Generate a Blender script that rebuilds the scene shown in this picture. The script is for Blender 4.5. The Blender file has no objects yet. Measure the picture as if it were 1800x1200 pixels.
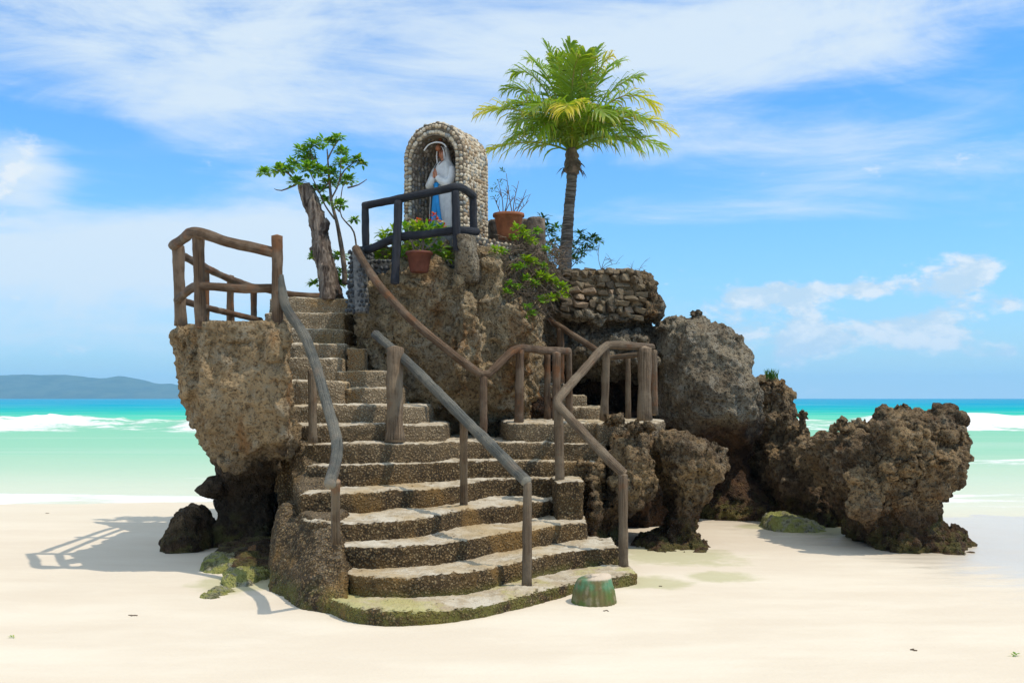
import bpy, bmesh, math, random
import numpy as np
from mathutils import Vector, Matrix, noise
R = math.radians
SC = bpy.context.scene
COL = SC.collection
rng = random.Random(7)
F = 1800.0; H = 1.6; HZ = 700.0

# ------------------------------------------------------------------ camera
cam_d = bpy.data.cameras.new('camera'); cam = bpy.data.objects.new('camera', cam_d); COL.objects.link(cam)
cam.location = (0, 0, H); cam.rotation_euler = (R(90), 0, 0)
cam_d.sensor_width = 36; cam_d.lens = 36; cam_d.shift_y = 100/1800
cam_d.clip_start = 0.1; cam_d.clip_end = 40000
SC.camera = cam
# ------------------------------------------------------------------ sun
SUNV = Vector((0.52, -0.14, 1.0)).normalized()
SUN_EL = math.asin(SUNV.z)
SUN_ROT = math.atan2(SUNV.x, SUNV.y)
sd = bpy.data.lights.new('sun', 'SUN'); so = bpy.data.objects.new('sun', sd); COL.objects.link(so)
sd.energy = 2.45; sd.angle = R(0.53); sd.color = (1.0, 0.90, 0.77)
so.rotation_euler = (-SUNV).to_track_quat('-Z', 'Y').to_euler(); so.location = (6, -3, 12)
# ------------------------------------------------------------------ colour management
SC.view_settings.view_transform = 'Standard'; SC.view_settings.look = 'None'
SC.view_settings.exposure = 0.30; SC.view_settings.gamma = 1.0
SC.view_settings.use_curve_mapping = False
SC.render.engine = 'CYCLES'
SC.cycles.max_bounces = 6; SC.cycles.diffuse_bounces = 3; SC.cycles.glossy_bounces = 2
SC.cycles.volume_bounces = 1; SC.cycles.transparent_max_bounces = 6; SC.cycles.use_denoising = True

# ------------------------------------------------------------------ node helpers
class NT:
    def __init__(s, nt): s.nt = nt; s.n = nt.nodes; s.l = nt.links
    def new(s, t, **kw):
        nd = s.n.new(t)
        for k, v in kw.items(): setattr(nd, k, v)
        return nd
    def put(s, sock, v):
        if v is None: return
        if isinstance(v, bpy.types.NodeSocket): s.l.new(v, sock)
        else:
            if sock.type == 'RGBA' and not hasattr(v, '__len__'): v = (v, v, v, 1)
            if sock.type == 'RGBA' and len(v) == 3: v = (*v, 1)
            sock.default_value = v
    def m(s, op, a, b=None, c=None, clamp=False):
        nd = s.new('ShaderNodeMath', operation=op); nd.use_clamp = clamp
        s.put(nd.inputs[0], a); s.put(nd.inputs[1], b); s.put(nd.inputs[2], c)
        return nd.outputs[0]
    def noise(s, vec, scale, detail=4, rough=0.55, dist=0.0, out=0):
        nd = s.new('ShaderNodeTexNoise'); s.put(nd.inputs['Vector'], vec)
        nd.inputs['Scale'].default_value = scale; nd.inputs['Detail'].default_value = detail
        nd.inputs['Roughness'].default_value = rough; nd.inputs['Distortion'].default_value = dist
        return nd.outputs[out]
    def voro(s, vec, scale, feature='F1', out='Distance', rnd=1.0):
        nd = s.new('ShaderNodeTexVoronoi', feature=feature); s.put(nd.inputs['Vector'], vec)
        nd.inputs['Scale'].default_value = scale; nd.inputs['Randomness'].default_value = rnd
        return nd.outputs[out]
    def ramp(s, fac, stops, interp='LINEAR'):
        nd = s.new('ShaderNodeValToRGB'); cr = nd.color_ramp; cr.interpolation = interp
        while len(cr.elements) < len(stops): cr.elements.new(0.5)
        for e, (p, c) in zip(cr.elements, stops):
            e.position = p
            if not hasattr(c, '__len__'): c = (c, c, c)
            e.color = (*c[:3], 1)
        s.put(nd.inputs[0], fac); return nd.outputs[0]
    def step(s, v, a, b):
        nd = s.new('ShaderNodeMapRange', interpolation_type='SMOOTHSTEP')
        s.put(nd.inputs[0], v); nd.inputs[1].default_value = a; nd.inputs[2].default_value = b
        return nd.outputs[0]
    def mix(s, f, a, b, mode='MIX'):
        nd = s.new('ShaderNodeMix', data_type='RGBA', blend_type=mode)
        s.put(nd.inputs[0], f); s.put(nd.inputs[6], a); s.put(nd.inputs[7], b)
        return nd.outputs[2]
    def sep(s, v):
        nd = s.new('ShaderNodeSeparateXYZ'); s.put(nd.inputs[0], v); return nd.outputs
    def comb(s, x, y, z):
        nd = s.new('ShaderNodeCombineXYZ'); s.put(nd.inputs[0], x); s.put(nd.inputs[1], y); s.put(nd.inputs[2], z)
        return nd.outputs[0]
    def mapping(s, v, scale=(1, 1, 1), loc=(0, 0, 0), rot=(0, 0, 0)):
        nd = s.new('ShaderNodeMapping'); s.put(nd.inputs[0], v)
        nd.inputs['Location'].default_value = loc; nd.inputs['Rotation'].default_value = rot
        nd.inputs['Scale'].default_value = scale; return nd.outputs[0]
    def bump(s, h, strength=0.6, dist=0.02, nrm=None):
        nd = s.new('ShaderNodeBump'); s.put(nd.inputs['Height'], h)
        nd.inputs['Strength'].default_value = strength; nd.inputs['Distance'].default_value = dist
        if nrm is not None: s.put(nd.inputs['Normal'], nrm)
        return nd.outputs[0]

def material(name):
    m = bpy.data.materials.new(name); m.use_nodes = True
    t = NT(m.node_tree); b = t.n['Principled BSDF']; b.inputs['Specular IOR Level'].default_value = 0.3
    return m, t, b
def geo_pos(t): return t.new('ShaderNodeNewGeometry').outputs['Position']

# ------------------------------------------------------------------ world
W = bpy.data.worlds.new('World'); SC.world = W; W.use_nodes = True
wt = NT(W.node_tree); bg = wt.n['Background']
sky = wt.new('ShaderNodeTexSky', sky_type='NISHITA'); sky.sun_disc = False
sky.sun_elevation = SUN_EL; sky.sun_rotation = SUN_ROT; sky.air_density = 1.0; sky.dust_density = 0.4; sky.ozone_density = 2.0
SKY = 0.15
bg.inputs['Strength'].default_value = SKY
def build_sky():
    t = wt
    d = t.new('ShaderNodeTexCoord').outputs['Generated']
    x, y, z = t.sep(d)
    az = t.m('ARCTAN2', x, y); el = t.m('ARCSINE', z)
    base = t.mix(1.0, sky.outputs[0], (0.25, 0.75, 1.20), 'MULTIPLY')
    # veil clouds in direction space, stretched along the horizon, tilted
    v = t.comb(az, el, 0.0)
    v1 = t.mapping(v, scale=(2.6, 7.0, 1), rot=(0, 0, R(-10)), loc=(1.3, 0.4, 0))
    n1 = t.noise(v1, 1.4, 10, 0.64, 0.9)
    v2 = t.mapping(v, scale=(3.0, 17.0, 1), rot=(0, 0, R(-9)), loc=(4.3, 2.1, 0))
    n2 = t.noise(v2, 1.3, 9, 0.62, 0.5)
    def blob(px, py, sx, sy, amp):
        a0 = math.atan2(px-900, F); e0 = math.atan2(HZ-py, F)
        a = t.m('DIVIDE', t.m('SUBTRACT', az, a0), sx/F); b = t.m('DIVIDE', t.m('SUBTRACT', el, e0), sy/F)
        r2 = t.m('ADD', t.m('MULTIPLY', a, a), t.m('MULTIPLY', b, b))
        return t.m('MULTIPLY', t.m('EXPONENT', t.m('MULTIPLY', r2, -1.0)), amp)
    acc = None
    for args in [(300, 90, 560, 140, .40), (1150, 90, 420, 110, .52), (1600, 60, 330, 110, .20), (520, 440, 330, 90, .48),
                 (160, 480, 380, 80, .62), (40, 340, 70, 55, .50), (250, 190, 330, 60, .12), (820, 200, 250, 70, .12),
                 (560, 320, 200, 50, .10), (1620, 280, 330, 42, .20), (150, 590, 420, 50, .25), (1150, 240, 260, 40, .12),
                 (1150, 400, 420, 30, .14), (1500, 330, 300, 60, .14), (130, 260, 120, 28, -.26), (700, 380, 110, 40, -.2), (1350, 450, 420, 50, -.22),
                 (1250, 330, 380, 36, -.12), (350, 520, 100, 14, -.1), (660, 265, 110, 40, -.16), (230, 355, 120, 34, -.26), (560, 300, 60, 50, -.1)]:
        b = blob(*args); acc = b if acc is None else t.m('ADD', acc, b)
    cov = t.m('ADD', t.m('ADD', t.m('MULTIPLY', n1, 0.95), t.m('MULTIPLY', n2, 0.75)), acc)
    # veil thickened overhead, above the view, added to raise the fill light
    cov = t.m('ADD', cov, t.m('MULTIPLY', t.step(el, .30, .60), .62))
    c1 = t.step(cov, 0.86, 1.42)
    c1 = t.m('MULTIPLY', c1, 0.93)
    # heaped clouds low over the sea
    vc = t.mapping(v, scale=(13, 22, 1), loc=(2.0, 5.0, 0))
    nc = t.noise(vc, 1.0, 10, 0.64, 0.1)
    acc2 = None
    for args in [(1345, 522, 80, 24, .56), (1500, 520, 60, 20, .36), (1600, 515, 100, 24, .44), (1700, 495, 60, 30, .56), (1540, 590, 110, 36, .54), (1420, 605, 60, 30, .44),
                 (1300, 590, 110, 60, .34), (1640, 620, 80, 34, .36), (1770, 550, 60, 20, .36), (1780, 628, 50, 14, .3), (1230, 540, 90, 40, .22),
                 (40, 330, 50, 50, .42), (10, 380, 60, 34, .3), (120, 625, 60, 16, .34), (20, 630, 60, 18, .28), (30, 540, 70, 20, .22)]:
        b = blob(*args); acc2 = b if acc2 is None else t.m('ADD', acc2, b)
    cum = t.step(t.m('ADD', t.m('MULTIPLY', nc, 1.9), acc2), 1.18, 1.48)
    puff = t.noise(t.mapping(v, scale=(13, 22, 1), loc=(2.08, 4.82, 0)), 1.0, 10, 0.6, 0.2)
    lit = t.m('SUBTRACT', nc, puff)
    # pale band over the horizon, then blue
    hz = t.m('EXPONENT', t.m('MULTIPLY', t.m('ABSOLUTE', el), -8.5))
    K = 1.0/(SKY*2**SC.view_settings.exposure)
    hzcol = tuple(c*K for c in (0.60, 0.77, 0.80))
    wc = tuple(c*K for c in (0.76, 0.87, 0.965))
    wc2 = tuple(c*K for c in (0.88, 0.93, 0.97))
    wc3 = tuple(c*K for c in (0.62, 0.77, 0.90))
    blue = t.mix(t.m('MULTIPLY', hz, 1.0), base, hzcol)
    s1 = t.mix(c1, blue, wc)
    cc = t.mix(t.step(lit, -0.05, 0.10), wc3, wc2)
    s2 = t.mix(t.m('MULTIPLY', cum, 0.92), s1, cc)
    t.l.new(s2, bg.inputs['Color'])
build_sky()

# ------------------------------------------------------------------ geometry helpers
def P(px, py, Y): return Vector(((px-900)*Y/F, Y, H+(HZ-py)*Y/F))
def X_(px, Y): return (px-900)*Y/F
def Z_(py, Y): return H+(HZ-py)*Y/F

def set_props(o, label=None, cat=None, group=None, kind=None):
    if label: o['label'] = label
    if cat: o['category'] = cat
    if group: o['group'] = group
    if kind: o['kind'] = kind
    return o
def thing(name, loc, label, cat, group=None):
    o = bpy.data.objects.new(name, None); COL.objects.link(o); o.location = loc
    o.empty_display_size = 0.1
    return set_props(o, label, cat, group)
def world_loc(o):
    v = Vector(o.location)
    while o.parent: o = o.parent; v += Vector(o.location)
    return v
def place(name, me, mat, parent=None, origin=None, smooth=True):
    """mesh is in world coordinates; shift it to its origin and link it"""
    o = bpy.data.objects.new(name, me); COL.objects.link(o)
    if mat is not None:
        me.materials.clear(); me.materials.append(mat)
    n = len(me.vertices)
    if origin is None:
        co = np.empty(n*3); me.vertices.foreach_get('co', co); co = co.reshape(-1, 3)
        mn, mx = co.min(0), co.max(0)
        origin = Vector(((mn[0]+mx[0])/2, (mn[1]+mx[1])/2, mn[2]))
    origin = Vector(origin)
    me.transform(Matrix.Translation(-origin))
    if smooth: me.polygons.foreach_set('use_smooth', [True]*len(me.polygons))
    me.update()
    if parent: o.parent = parent; o.location = origin-world_loc(parent)
    else: o.location = origin
    return o

class MB:
    def __init__(s): s.v = []; s.f = []; s.uv = []
    def add(s, vs, fs, uvs=None):
        b = len(s.v); s.v += [tuple(p) for p in vs]
        for i, f in enumerate(fs):
            s.f.append(tuple(b+k for k in f))
            s.uv.append(uvs[i] if uvs else [(0, 0)]*len(f))
    def tube(s, pts, rad, seg=10, wob=0.0, seed=0, res=0.06, cap=True, curve=True, knots=0):
        pts = [Vector(p) for p in pts]
        if not hasattr(rad, '__len__'): rad = [rad]*len(pts)
        PP, RR = [], []
        n = len(pts)
        for i in range(n-1):
            L = (pts[i+1]-pts[i]).length; k = max(1, int(L/res))
            p0 = pts[max(i-1, 0)]; p1 = pts[i]; p2 = pts[i+1]; p3 = pts[min(i+2, n-1)]
            for j in range(k):
                u = j/k
                if curve:
                    q = 0.5*((2*p1)+(p2-p0)*u+(2*p0-5*p1+4*p2-p3)*u*u+(3*p1-p0-3*p2+p3)*u**3)
                else: q = p1.lerp(p2, u)
                PP.append(q); RR.append(rad[i]*(1-u)+rad[i+1]*u)
        PP.append(pts[-1]); RR.append(rad[-1])
        up = None; vs = []; vl = 0; rings = []
        for i, p in enumerate(PP):
            d = (PP[min(i+1, len(PP)-1)]-PP[max(i-1, 0)]).normalized()
            if up is None:
                up = Vector((0, 0, 1)) if abs(d.z) < .9 else Vector((1, 0, 0))
            a = d.cross(up).normalized(); up = a.cross(d).normalized()
            if i: vl += (p-PP[i-1]).length
            for k in range(seg):
                th = 2*math.pi*k/seg
                dirv = a*math.cos(th)+up*math.sin(th)
                r = RR[i]
                if wob:
                    q = p*9+dirv*1.2+Vector((seed, seed*2.3, 0))
                    r *= 1+wob*noise.noise(q)+wob*0.8*noise.noise(p*3.1+Vector((seed, 5, seed)))
                vs.append(p+dirv*r)
            rings.append(vl)
        fs, uvs = [], []
        for i in range(len(PP)-1):
            for k in range(seg):
                k2 = (k+1) % seg
                fs.append((i*seg+k, i*seg+k2, (i+1)*seg+k2, (i+1)*seg+k))
                uvs.append([(k/seg, rings[i]), ((k+1)/seg, rings[i]), ((k+1)/seg, rings[i+1]), (k/seg, rings[i+1])])
        if cap:
            c0 = len(vs); d0 = (PP[0]-PP[1]).normalized()*RR[0]*.35; d1 = (PP[-1]-PP[-2]).normalized()*RR[-1]*.35
            vs += [PP[0]+d0, PP[-1]+d1]
            e = (len(PP)-1)*seg
            for k in range(seg):
                k2 = (k+1) % seg
                fs.append((c0, k2, k)); uvs.append([(0, 0)]*3)
                fs.append((c0+1, e+k, e+k2)); uvs.append([(0, 0)]*3)
        s.add(vs, fs, uvs)
    def lathe(s, base, prof, seg=24, squash=1.0):
        vs, fs = [], []
        for r, z in prof:
            for k in range(seg):
                th = 2*math.pi*k/seg
                vs.append(Vector(base)+Vector((r*math.cos(th), r*math.sin(th)*squash, z)))
        for i in range(len(prof)-1):
            for k in range(seg):
                k2 = (k+1) % seg
                fs.append((i*seg+k, i*seg+k2, (i+1)*seg+k2, (i+1)*seg+k))
        fs.append(tuple(range(seg-1, -1, -1))); fs.append(tuple((len(prof)-1)*seg+k for k in range(seg)))
        s.add(vs, fs)
    def ball(s, c, r, sub=2, amp=0.0):
        bm = bmesh.new(); bmesh.ops.create_icosphere(bm, subdivisions=sub, radius=1.0)
        c = Vector(c); rr = r if hasattr(r, '__len__') else (r, r, r)
        vs = []
        for v in bm.verts:
            k = 1+amp*noise.noise(v.co*1.7+c*3)
            vs.append(c+Vector((v.co.x*rr[0]*k, v.co.y*rr[1]*k, v.co.z*rr[2]*k)))
        s.add(vs, [tuple(v.index for v in f.verts) for f in bm.faces]); bm.free()
    def box(s, lo, hi):
        (x0, y0, z0), (x1, y1, z1) = lo, hi
        vs = [(x, y, z) for z in (z0, z1) for y in (y0, y1) for x in (x0, x1)]
        s.add(vs, [(0, 2, 3, 1), (4, 5, 7, 6), (0, 1, 5, 4), (2, 6, 7, 3), (0, 4, 6, 2), (1, 3, 7, 5)])
    def prism(s, poly, z0, z1):
        n = len(poly)
        vs = [(x, y, z0) for x, y in poly]+[(x, y, z1) for x, y in poly]
        fs = [tuple(range(n-1, -1, -1)), tuple(range(n, 2*n))]+[(i, (i+1) % n, n+(i+1) % n, n+i) for i in range(n)]
        s.add(vs, fs)
    def loft(s, secs, ref=0.35, exp=2.8, seg=28, inset=0.0):
        """secs: (py, pxL, pxR, Yfront, Yback) from top to bottom"""
        rings = []
        for i, (py, xl, xr, yf, yb) in enumerate(secs):
            yr = yf+ref*(yb-yf); z = Z_(py, yr)-(inset if i == 0 else inset*.5 if i == 1 else 0)
            a = X_(xl, yr); b = X_(xr, yr)
            rings.append((z, (a+b)/2, max(.03, (b-a)/2-inset), (yf+yb)/2, (yb-yf)/2))
        s.rings(rings, exp, seg)
    def polyrings(s, levels):
        n = len(levels[0][1]); vs, fs = [], []
        for z, pts in levels: vs += [(x, y, z) for x, y in pts]
        for i in range(len(levels)-1):
            for k in range(n):
                k2 = (k+1) % n; fs.append((i*n+k, (i+1)*n+k, (i+1)*n+k2, i*n+k2))
        fs.append(tuple(range(n))); e = (len(levels)-1)*n; fs.append(tuple(e+k for k in range(n-1, -1, -1)))
        s.add(vs, fs)
    def rings(s, rings, exp=2.8, seg=28):
        vs, fs = [], []
        for (z, cx, hx, cy, hy) in rings:
            for k in range(seg):
                th = 2*math.pi*k/seg; c, q = math.cos(th), math.sin(th)
                r = (abs(c)**exp+abs(q)**exp)**(-1/exp)
                vs.append((cx+hx*c*r, cy+hy*q*r, z))
        n = len(rings)
        for i in range(n-1):
            for k in range(seg):
                k2 = (k+1) % seg
                fs.append((i*seg+k, (i+1)*seg+k, (i+1)*seg+k2, i*seg+k2))
        fs.append(tuple(range(seg))); fs.append(tuple((n-1)*seg+k for k in range(seg-1, -1, -1)))
        s.add(vs, fs)
    def mesh(s, name):
        me = bpy.data.meshes.new(name); me.from_pydata(s.v, [], s.f)
        uvl = me.uv_layers.new(name='UVMap')
        flat = [c for f in s.uv for p in f for c in p]
        uvl.data.foreach_set('uv', flat)
        me.update(); return me
    def build(s, name, mat, parent=None, origin=None, smooth=True):
        return place(name, s.mesh(name), mat, parent, origin, smooth)

_tex = {}
def tex(kind, size, depth=3):
    key = (kind, size, depth)
    if key in _tex: return _tex[key]
    if kind == 'clouds':
        t = bpy.data.textures.new('t', 'CLOUDS'); t.noise_scale = size; t.noise_depth = depth; t.noise_basis = 'ORIGINAL_PERLIN'
    elif kind == 'ridge':
        t = bpy.data.textures.new('t', 'MUSGRAVE'); t.musgrave_type = 'RIDGED_MULTIFRACTAL'; t.noise_scale = size; t.octaves = depth; t.noise_intensity = 0.6
    elif kind == 'cell':
        t = bpy.data.textures.new('t', 'VORONOI'); t.noise_scale = size; t.weight_1 = 1.0; t.noise_intensity = 1.0
    elif kind == 'crack':
        t = bpy.data.textures.new('t', 'VORONOI'); t.noise_scale = size; t.weight_1 = -1.0; t.weight_2 = 1.0; t.noise_intensity = 1.0
    _tex[key] = t; return t
def rough_mesh(mb, name, voxel, disp, smooth=2):
    """union of the solids in mb as a weathered surface"""
    me = mb.mesh('tmp'); bm = bmesh.new(); bm.from_mesh(me)
    bmesh.ops.recalc_face_normals(bm, faces=bm.faces); bm.to_mesh(me); bm.free()
    o = bpy.data.objects.new('tmp', me); COL.objects.link(o)
    m = o.modifiers.new('r', 'REMESH'); m.mode = 'VOXEL'; m.voxel_size = voxel; m.adaptivity = 0
    if smooth:
        m = o.modifiers.new('s', 'SMOOTH'); m.factor = 0.5; m.iterations = smooth
    for (k, size, depth, strength, mid) in disp:
        m = o.modifiers.new('d', 'DISPLACE'); m.texture = tex(k, size, depth); m.texture_coords = 'LOCAL'
        m.strength = strength; m.mid_level = mid; m.direction = 'NORMAL'
    if disp is CORAL or disp is ROCKY:
        m = o.modifiers.new('s2', 'SMOOTH'); m.factor = 0.4; m.iterations = 1
    dg = bpy.context.evaluated_depsgraph_get(); ev = o.evaluated_get(dg)
    out = bpy.data.meshes.new_from_object(ev); out.name = name
    bpy.data.objects.remove(o); bpy.data.meshes.remove(me)
    return out
ROCKY = [('clouds', .9, 2, .42, .5), ('ridge', .5, 3, .17, .5), ('crack', .22, 1, .07, .4), ('clouds', .13, 3, .10, .5), ('cell', .065, 1, .065, .4)]
CORAL = [('clouds', .55, 2, .34, .5), ('clouds', .25, 2, .20, .5), ('cell', .26, 1, -.15, .45), ('crack', .15, 1, .10, .35), ('cell', .075, 1, .10, .4), ('clouds', .045, 2, .05, .5)]
STEPD = [('clouds', .6, 2, .085, .5), ('clouds', .14, 2, .035, .5), ('cell', .045, 1, .020, .4)]

# ------------------------------------------------------------------ materials
def mat_sand():
    m, t, b = material('beach_sand'); p = geo_pos(t); x, y, z = t.sep(p)
    n = t.noise(t.mapping(p, (0.6, 1.6, 1)), 0.8, 5, .6)
    n2 = t.noise(p, 60, 3, .7); n3 = t.noise(t.mapping(p, (1.0, 5.0, 1)), 1.2, 5, .6, .6)
    c = t.mix(t.step(n, .35, .7), (.69, .595, .465), (.755, .67, .535))
    c = t.mix(t.m('MULTIPLY', t.step(n2, .62, .78), .25), c, (.40, .33, .25))
    # damp sand: lower and to the seaward side, streaked
    wet = t.m('ADD', t.m('ADD', t.m('MULTIPLY', t.m('SUBTRACT', y, 8.3), .12), t.m('MULTIPLY', t.m('SUBTRACT', x, 3.6), .36)), t.m('MULTIPLY', t.m('SUBTRACT', n3, .5), 1.2))
    wetm = t.step(wet, 0.0, .55)
    shore = t.step(y, 11.5, 14.5)
    c = t.mix(t.m('MULTIPLY', t.m('MAXIMUM', wetm, shore), .6), c, (.68, .60, .47))
    # green algae film round the foot of the rocks
    al = t.noise(p, 3.2, 4, .6)
    reg = None
    for (cx, cy, r) in [(1.65, 10.4, 1.1), (1.2, 8.9, .55), (-2.35, 8.9, .7), (4.0, 12.3, .9), (3.1, 12.8, .5), (1.9, 9.2, .5)]:
        dx = t.m('SUBTRACT', x, cx); dy = t.m('SUBTRACT', y, cy)
        r2 = t.m('ADD', t.m('MULTIPLY', dx, dx), t.m('MULTIPLY', dy, dy))
        g = t.m('EXPONENT', t.m('MULTIPLY', r2, -1.0/(r*r)))
        reg = g if reg is None else t.m('MAXIMUM', reg, g)
    am = t.m('MULTIPLY', t.step(t.m('ADD', t.m('MULTIPLY', al, .9), reg), 1.0, 1.35), .6)
    c = t.mix(am, c, (.42, .41, .20))
    t.put(b.inputs['Base Color'], c)
    rr = t.m('SUBTRACT', .9, t.m('MULTIPLY', wetm, .62)); t.put(b.inputs['Roughness'], rr)
    t.put(b.inputs['Specular IOR Level'], t.m('ADD', .12, t.m('MULTIPLY', wetm, .16)))
    h = t.m('ADD', t.m('MULTIPLY', t.noise(t.mapping(p, (1.4, 4, 1)), 2.2, 4, .6), .5), t.m('MULTIPLY', t.noise(p, 45, 3, .6), .14))
    t.put(b.inputs['Normal'], t.bump(h, .55, .03)); return m
def mat_rock(name, tan, dark, grey, orange=.35, tide=0.95, moss=.25, pit=1.0, mosscol=(.26, .25, .06), tide_shade_col=(.045, .026, .014), tide_shade_col2=(.12, .060, .026), lo=.36, hi=.62):
    m, t, b = material(name); p = geo_pos(t); x, y, z = t.sep(p)
    n1 = t.noise(p, 1.5, 6, .62, .3); n2 = t.noise(p, 5.5, 6, .65); n3 = t.noise(p, 22, 5, .7)
    pit1 = t.voro(p, 26); pit2 = t.voro(t.mapping(p, loc=(3, 1, 2)), 55)
    c = t.mix(t.step(n1, lo, hi), dark, tan)
    c = t.mix(t.m('MULTIPLY', t.step(n2, .48, .66), .75), c, grey)
    no = t.noise(t.mapping(p, (1.6, 1.6, .55), loc=(7, 2, 3)), 1.6, 5, .6)
    c = t.mix(t.m('MULTIPLY', t.step(no, .54, .68), orange), c, (.36, .165, .045))
    # weather-black crust and pale specks, contrast raised to paint in pit shade and highlights
    c = t.mix(t.m('MULTIPLY', t.step(n3, .50, .38), .68), c, tuple(v*.26 for v in dark))
    c = t.mix(t.m('MULTIPLY', t.step(n3, .56, .70), .62), c, (.50, .42, .29))
    c = t.mix(t.m('MULTIPLY', t.step(pit1, .36, .10), .60*pit), c, tuple(v*.3 for v in dark))
    # tide stained foot; near-black variants also paint in hollow shade
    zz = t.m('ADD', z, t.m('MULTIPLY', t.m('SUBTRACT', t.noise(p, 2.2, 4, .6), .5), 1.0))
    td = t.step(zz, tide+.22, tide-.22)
    c2 = t.mix(t.step(n2, .40, .62), tide_shade_col, tide_shade_col2)
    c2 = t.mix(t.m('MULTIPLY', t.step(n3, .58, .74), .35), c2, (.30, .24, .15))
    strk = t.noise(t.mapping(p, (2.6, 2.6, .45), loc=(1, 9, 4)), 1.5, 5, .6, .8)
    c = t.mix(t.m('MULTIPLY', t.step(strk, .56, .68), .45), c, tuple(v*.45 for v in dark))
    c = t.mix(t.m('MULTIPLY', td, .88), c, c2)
    # moss near the sand
    mz = t.step(zz, .42, .02); mm = t.m('MULTIPLY', t.m('MULTIPLY', mz, t.step(t.noise(p, 6, 4, .6), .42, .58)), moss*2)
    c = t.mix(t.m('MINIMUM', mm, .8), c, mosscol)
    t.put(b.inputs['Base Color'], c); b.inputs['Roughness'].default_value = .93
    h = t.m('ADD', t.m('MULTIPLY', n3, 1.0), t.m('MULTIPLY', t.m('MINIMUM', pit1, .4), 1.4*pit))
    h = t.m('ADD', h, t.m('MULTIPLY', t.m('MINIMUM', pit2, .4), .7*pit))
    h = t.m('ADD', h, t.m('MULTIPLY', n2, 1.2))
    t.put(b.inputs['Normal'], t.bump(h, 1.0, .10)); return m
def mat_step(name='pebble_dashed_concrete', treads=True):
    m, t, b = material(name); p = geo_pos(t); x, y, z = t.sep(p)
    g = t.new('ShaderNodeNewGeometry'); nz = t.sep(g.outputs['True Normal'])[2]
    n1 = t.noise(p, 1.3, 5, .6); n2 = t.noise(p, 6, 5, .6); n3 = t.noise(p, 38, 4, .7)
    wp = t.new('ShaderNodeVectorMath', operation='ADD'); wn = t.new('ShaderNodeVectorMath', operation='SCALE')
    t.put(wn.inputs[0], t.noise(p, 24, 3, .6, out=1)); wn.inputs['Scale'].default_value = .03; t.put(wp.inputs[0], p); t.put(wp.inputs[1], wn.outputs[0]); pw = wp.outputs[0]
    vd = t.voro(pw, 43); vc = t.voro(pw, 43, out='Color')
    vr = t.sep(vc)[0]
    peb = t.ramp(vr, [(0, (.13, .080, .034)), (.4, (.23, .15, .068)), (.9, (.32, .225, .11)), (1, (.44, .34, .19))])
    gap = t.mix(t.step(n2, .4, .6), (.040, .026, .012), (.085, .053, .022))
    riser = t.mix(t.step(vd, .62, .30), gap, peb)
    # upper flights are drier and paler
    up = t.step(t.m('ADD', z, t.m('MULTIPLY', t.m('SUBTRACT', n1, .5), 1.0)), .7, 1.8)
    dry = t.mix(t.step(vd, .62, .30), (.24, .185, .115), t.mix(vr, (.42, .33, .21), (.60, .49, .34)))
    riser = t.mix(up, riser, dry)
    riser = t.mix(t.m('MULTIPLY', t.step(n1, .52, .64), .5), riser, (.32, .18, .05))
    alg = t.step(z, .19, .07); riser = t.mix(t.m('MULTIPLY', t.m('MULTIPLY', alg, t.step(n2, .36, .55)), .65), riser, (.17, .17, .035))
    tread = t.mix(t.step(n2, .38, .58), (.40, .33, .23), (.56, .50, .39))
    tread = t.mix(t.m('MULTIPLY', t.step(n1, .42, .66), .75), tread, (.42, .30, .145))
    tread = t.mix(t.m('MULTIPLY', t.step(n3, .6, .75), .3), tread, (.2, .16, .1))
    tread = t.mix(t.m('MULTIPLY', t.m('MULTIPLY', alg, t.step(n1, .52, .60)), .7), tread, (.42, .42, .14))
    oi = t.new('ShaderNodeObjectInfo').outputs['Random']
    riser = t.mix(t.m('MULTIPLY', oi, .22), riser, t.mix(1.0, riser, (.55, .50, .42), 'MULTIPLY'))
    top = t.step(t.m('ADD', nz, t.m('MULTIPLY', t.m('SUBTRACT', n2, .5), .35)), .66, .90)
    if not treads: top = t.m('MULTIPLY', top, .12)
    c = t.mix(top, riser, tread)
    t.put(b.inputs['Base Color'], c); b.inputs['Roughness'].default_value = .9
    h = t.m('MULTIPLY', t.m('SUBTRACT', .6, t.m('MINIMUM', vd, .6)), t.m('SUBTRACT', 1.0, t.m('MULTIPLY', top, .85)))
    h = t.m('ADD', t.m('MULTIPLY', h, 2.2), t.m('MULTIPLY', n3, .35))
    t.put(b.inputs['Normal'], t.bump(h, 1.0, .022)); return m
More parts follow.
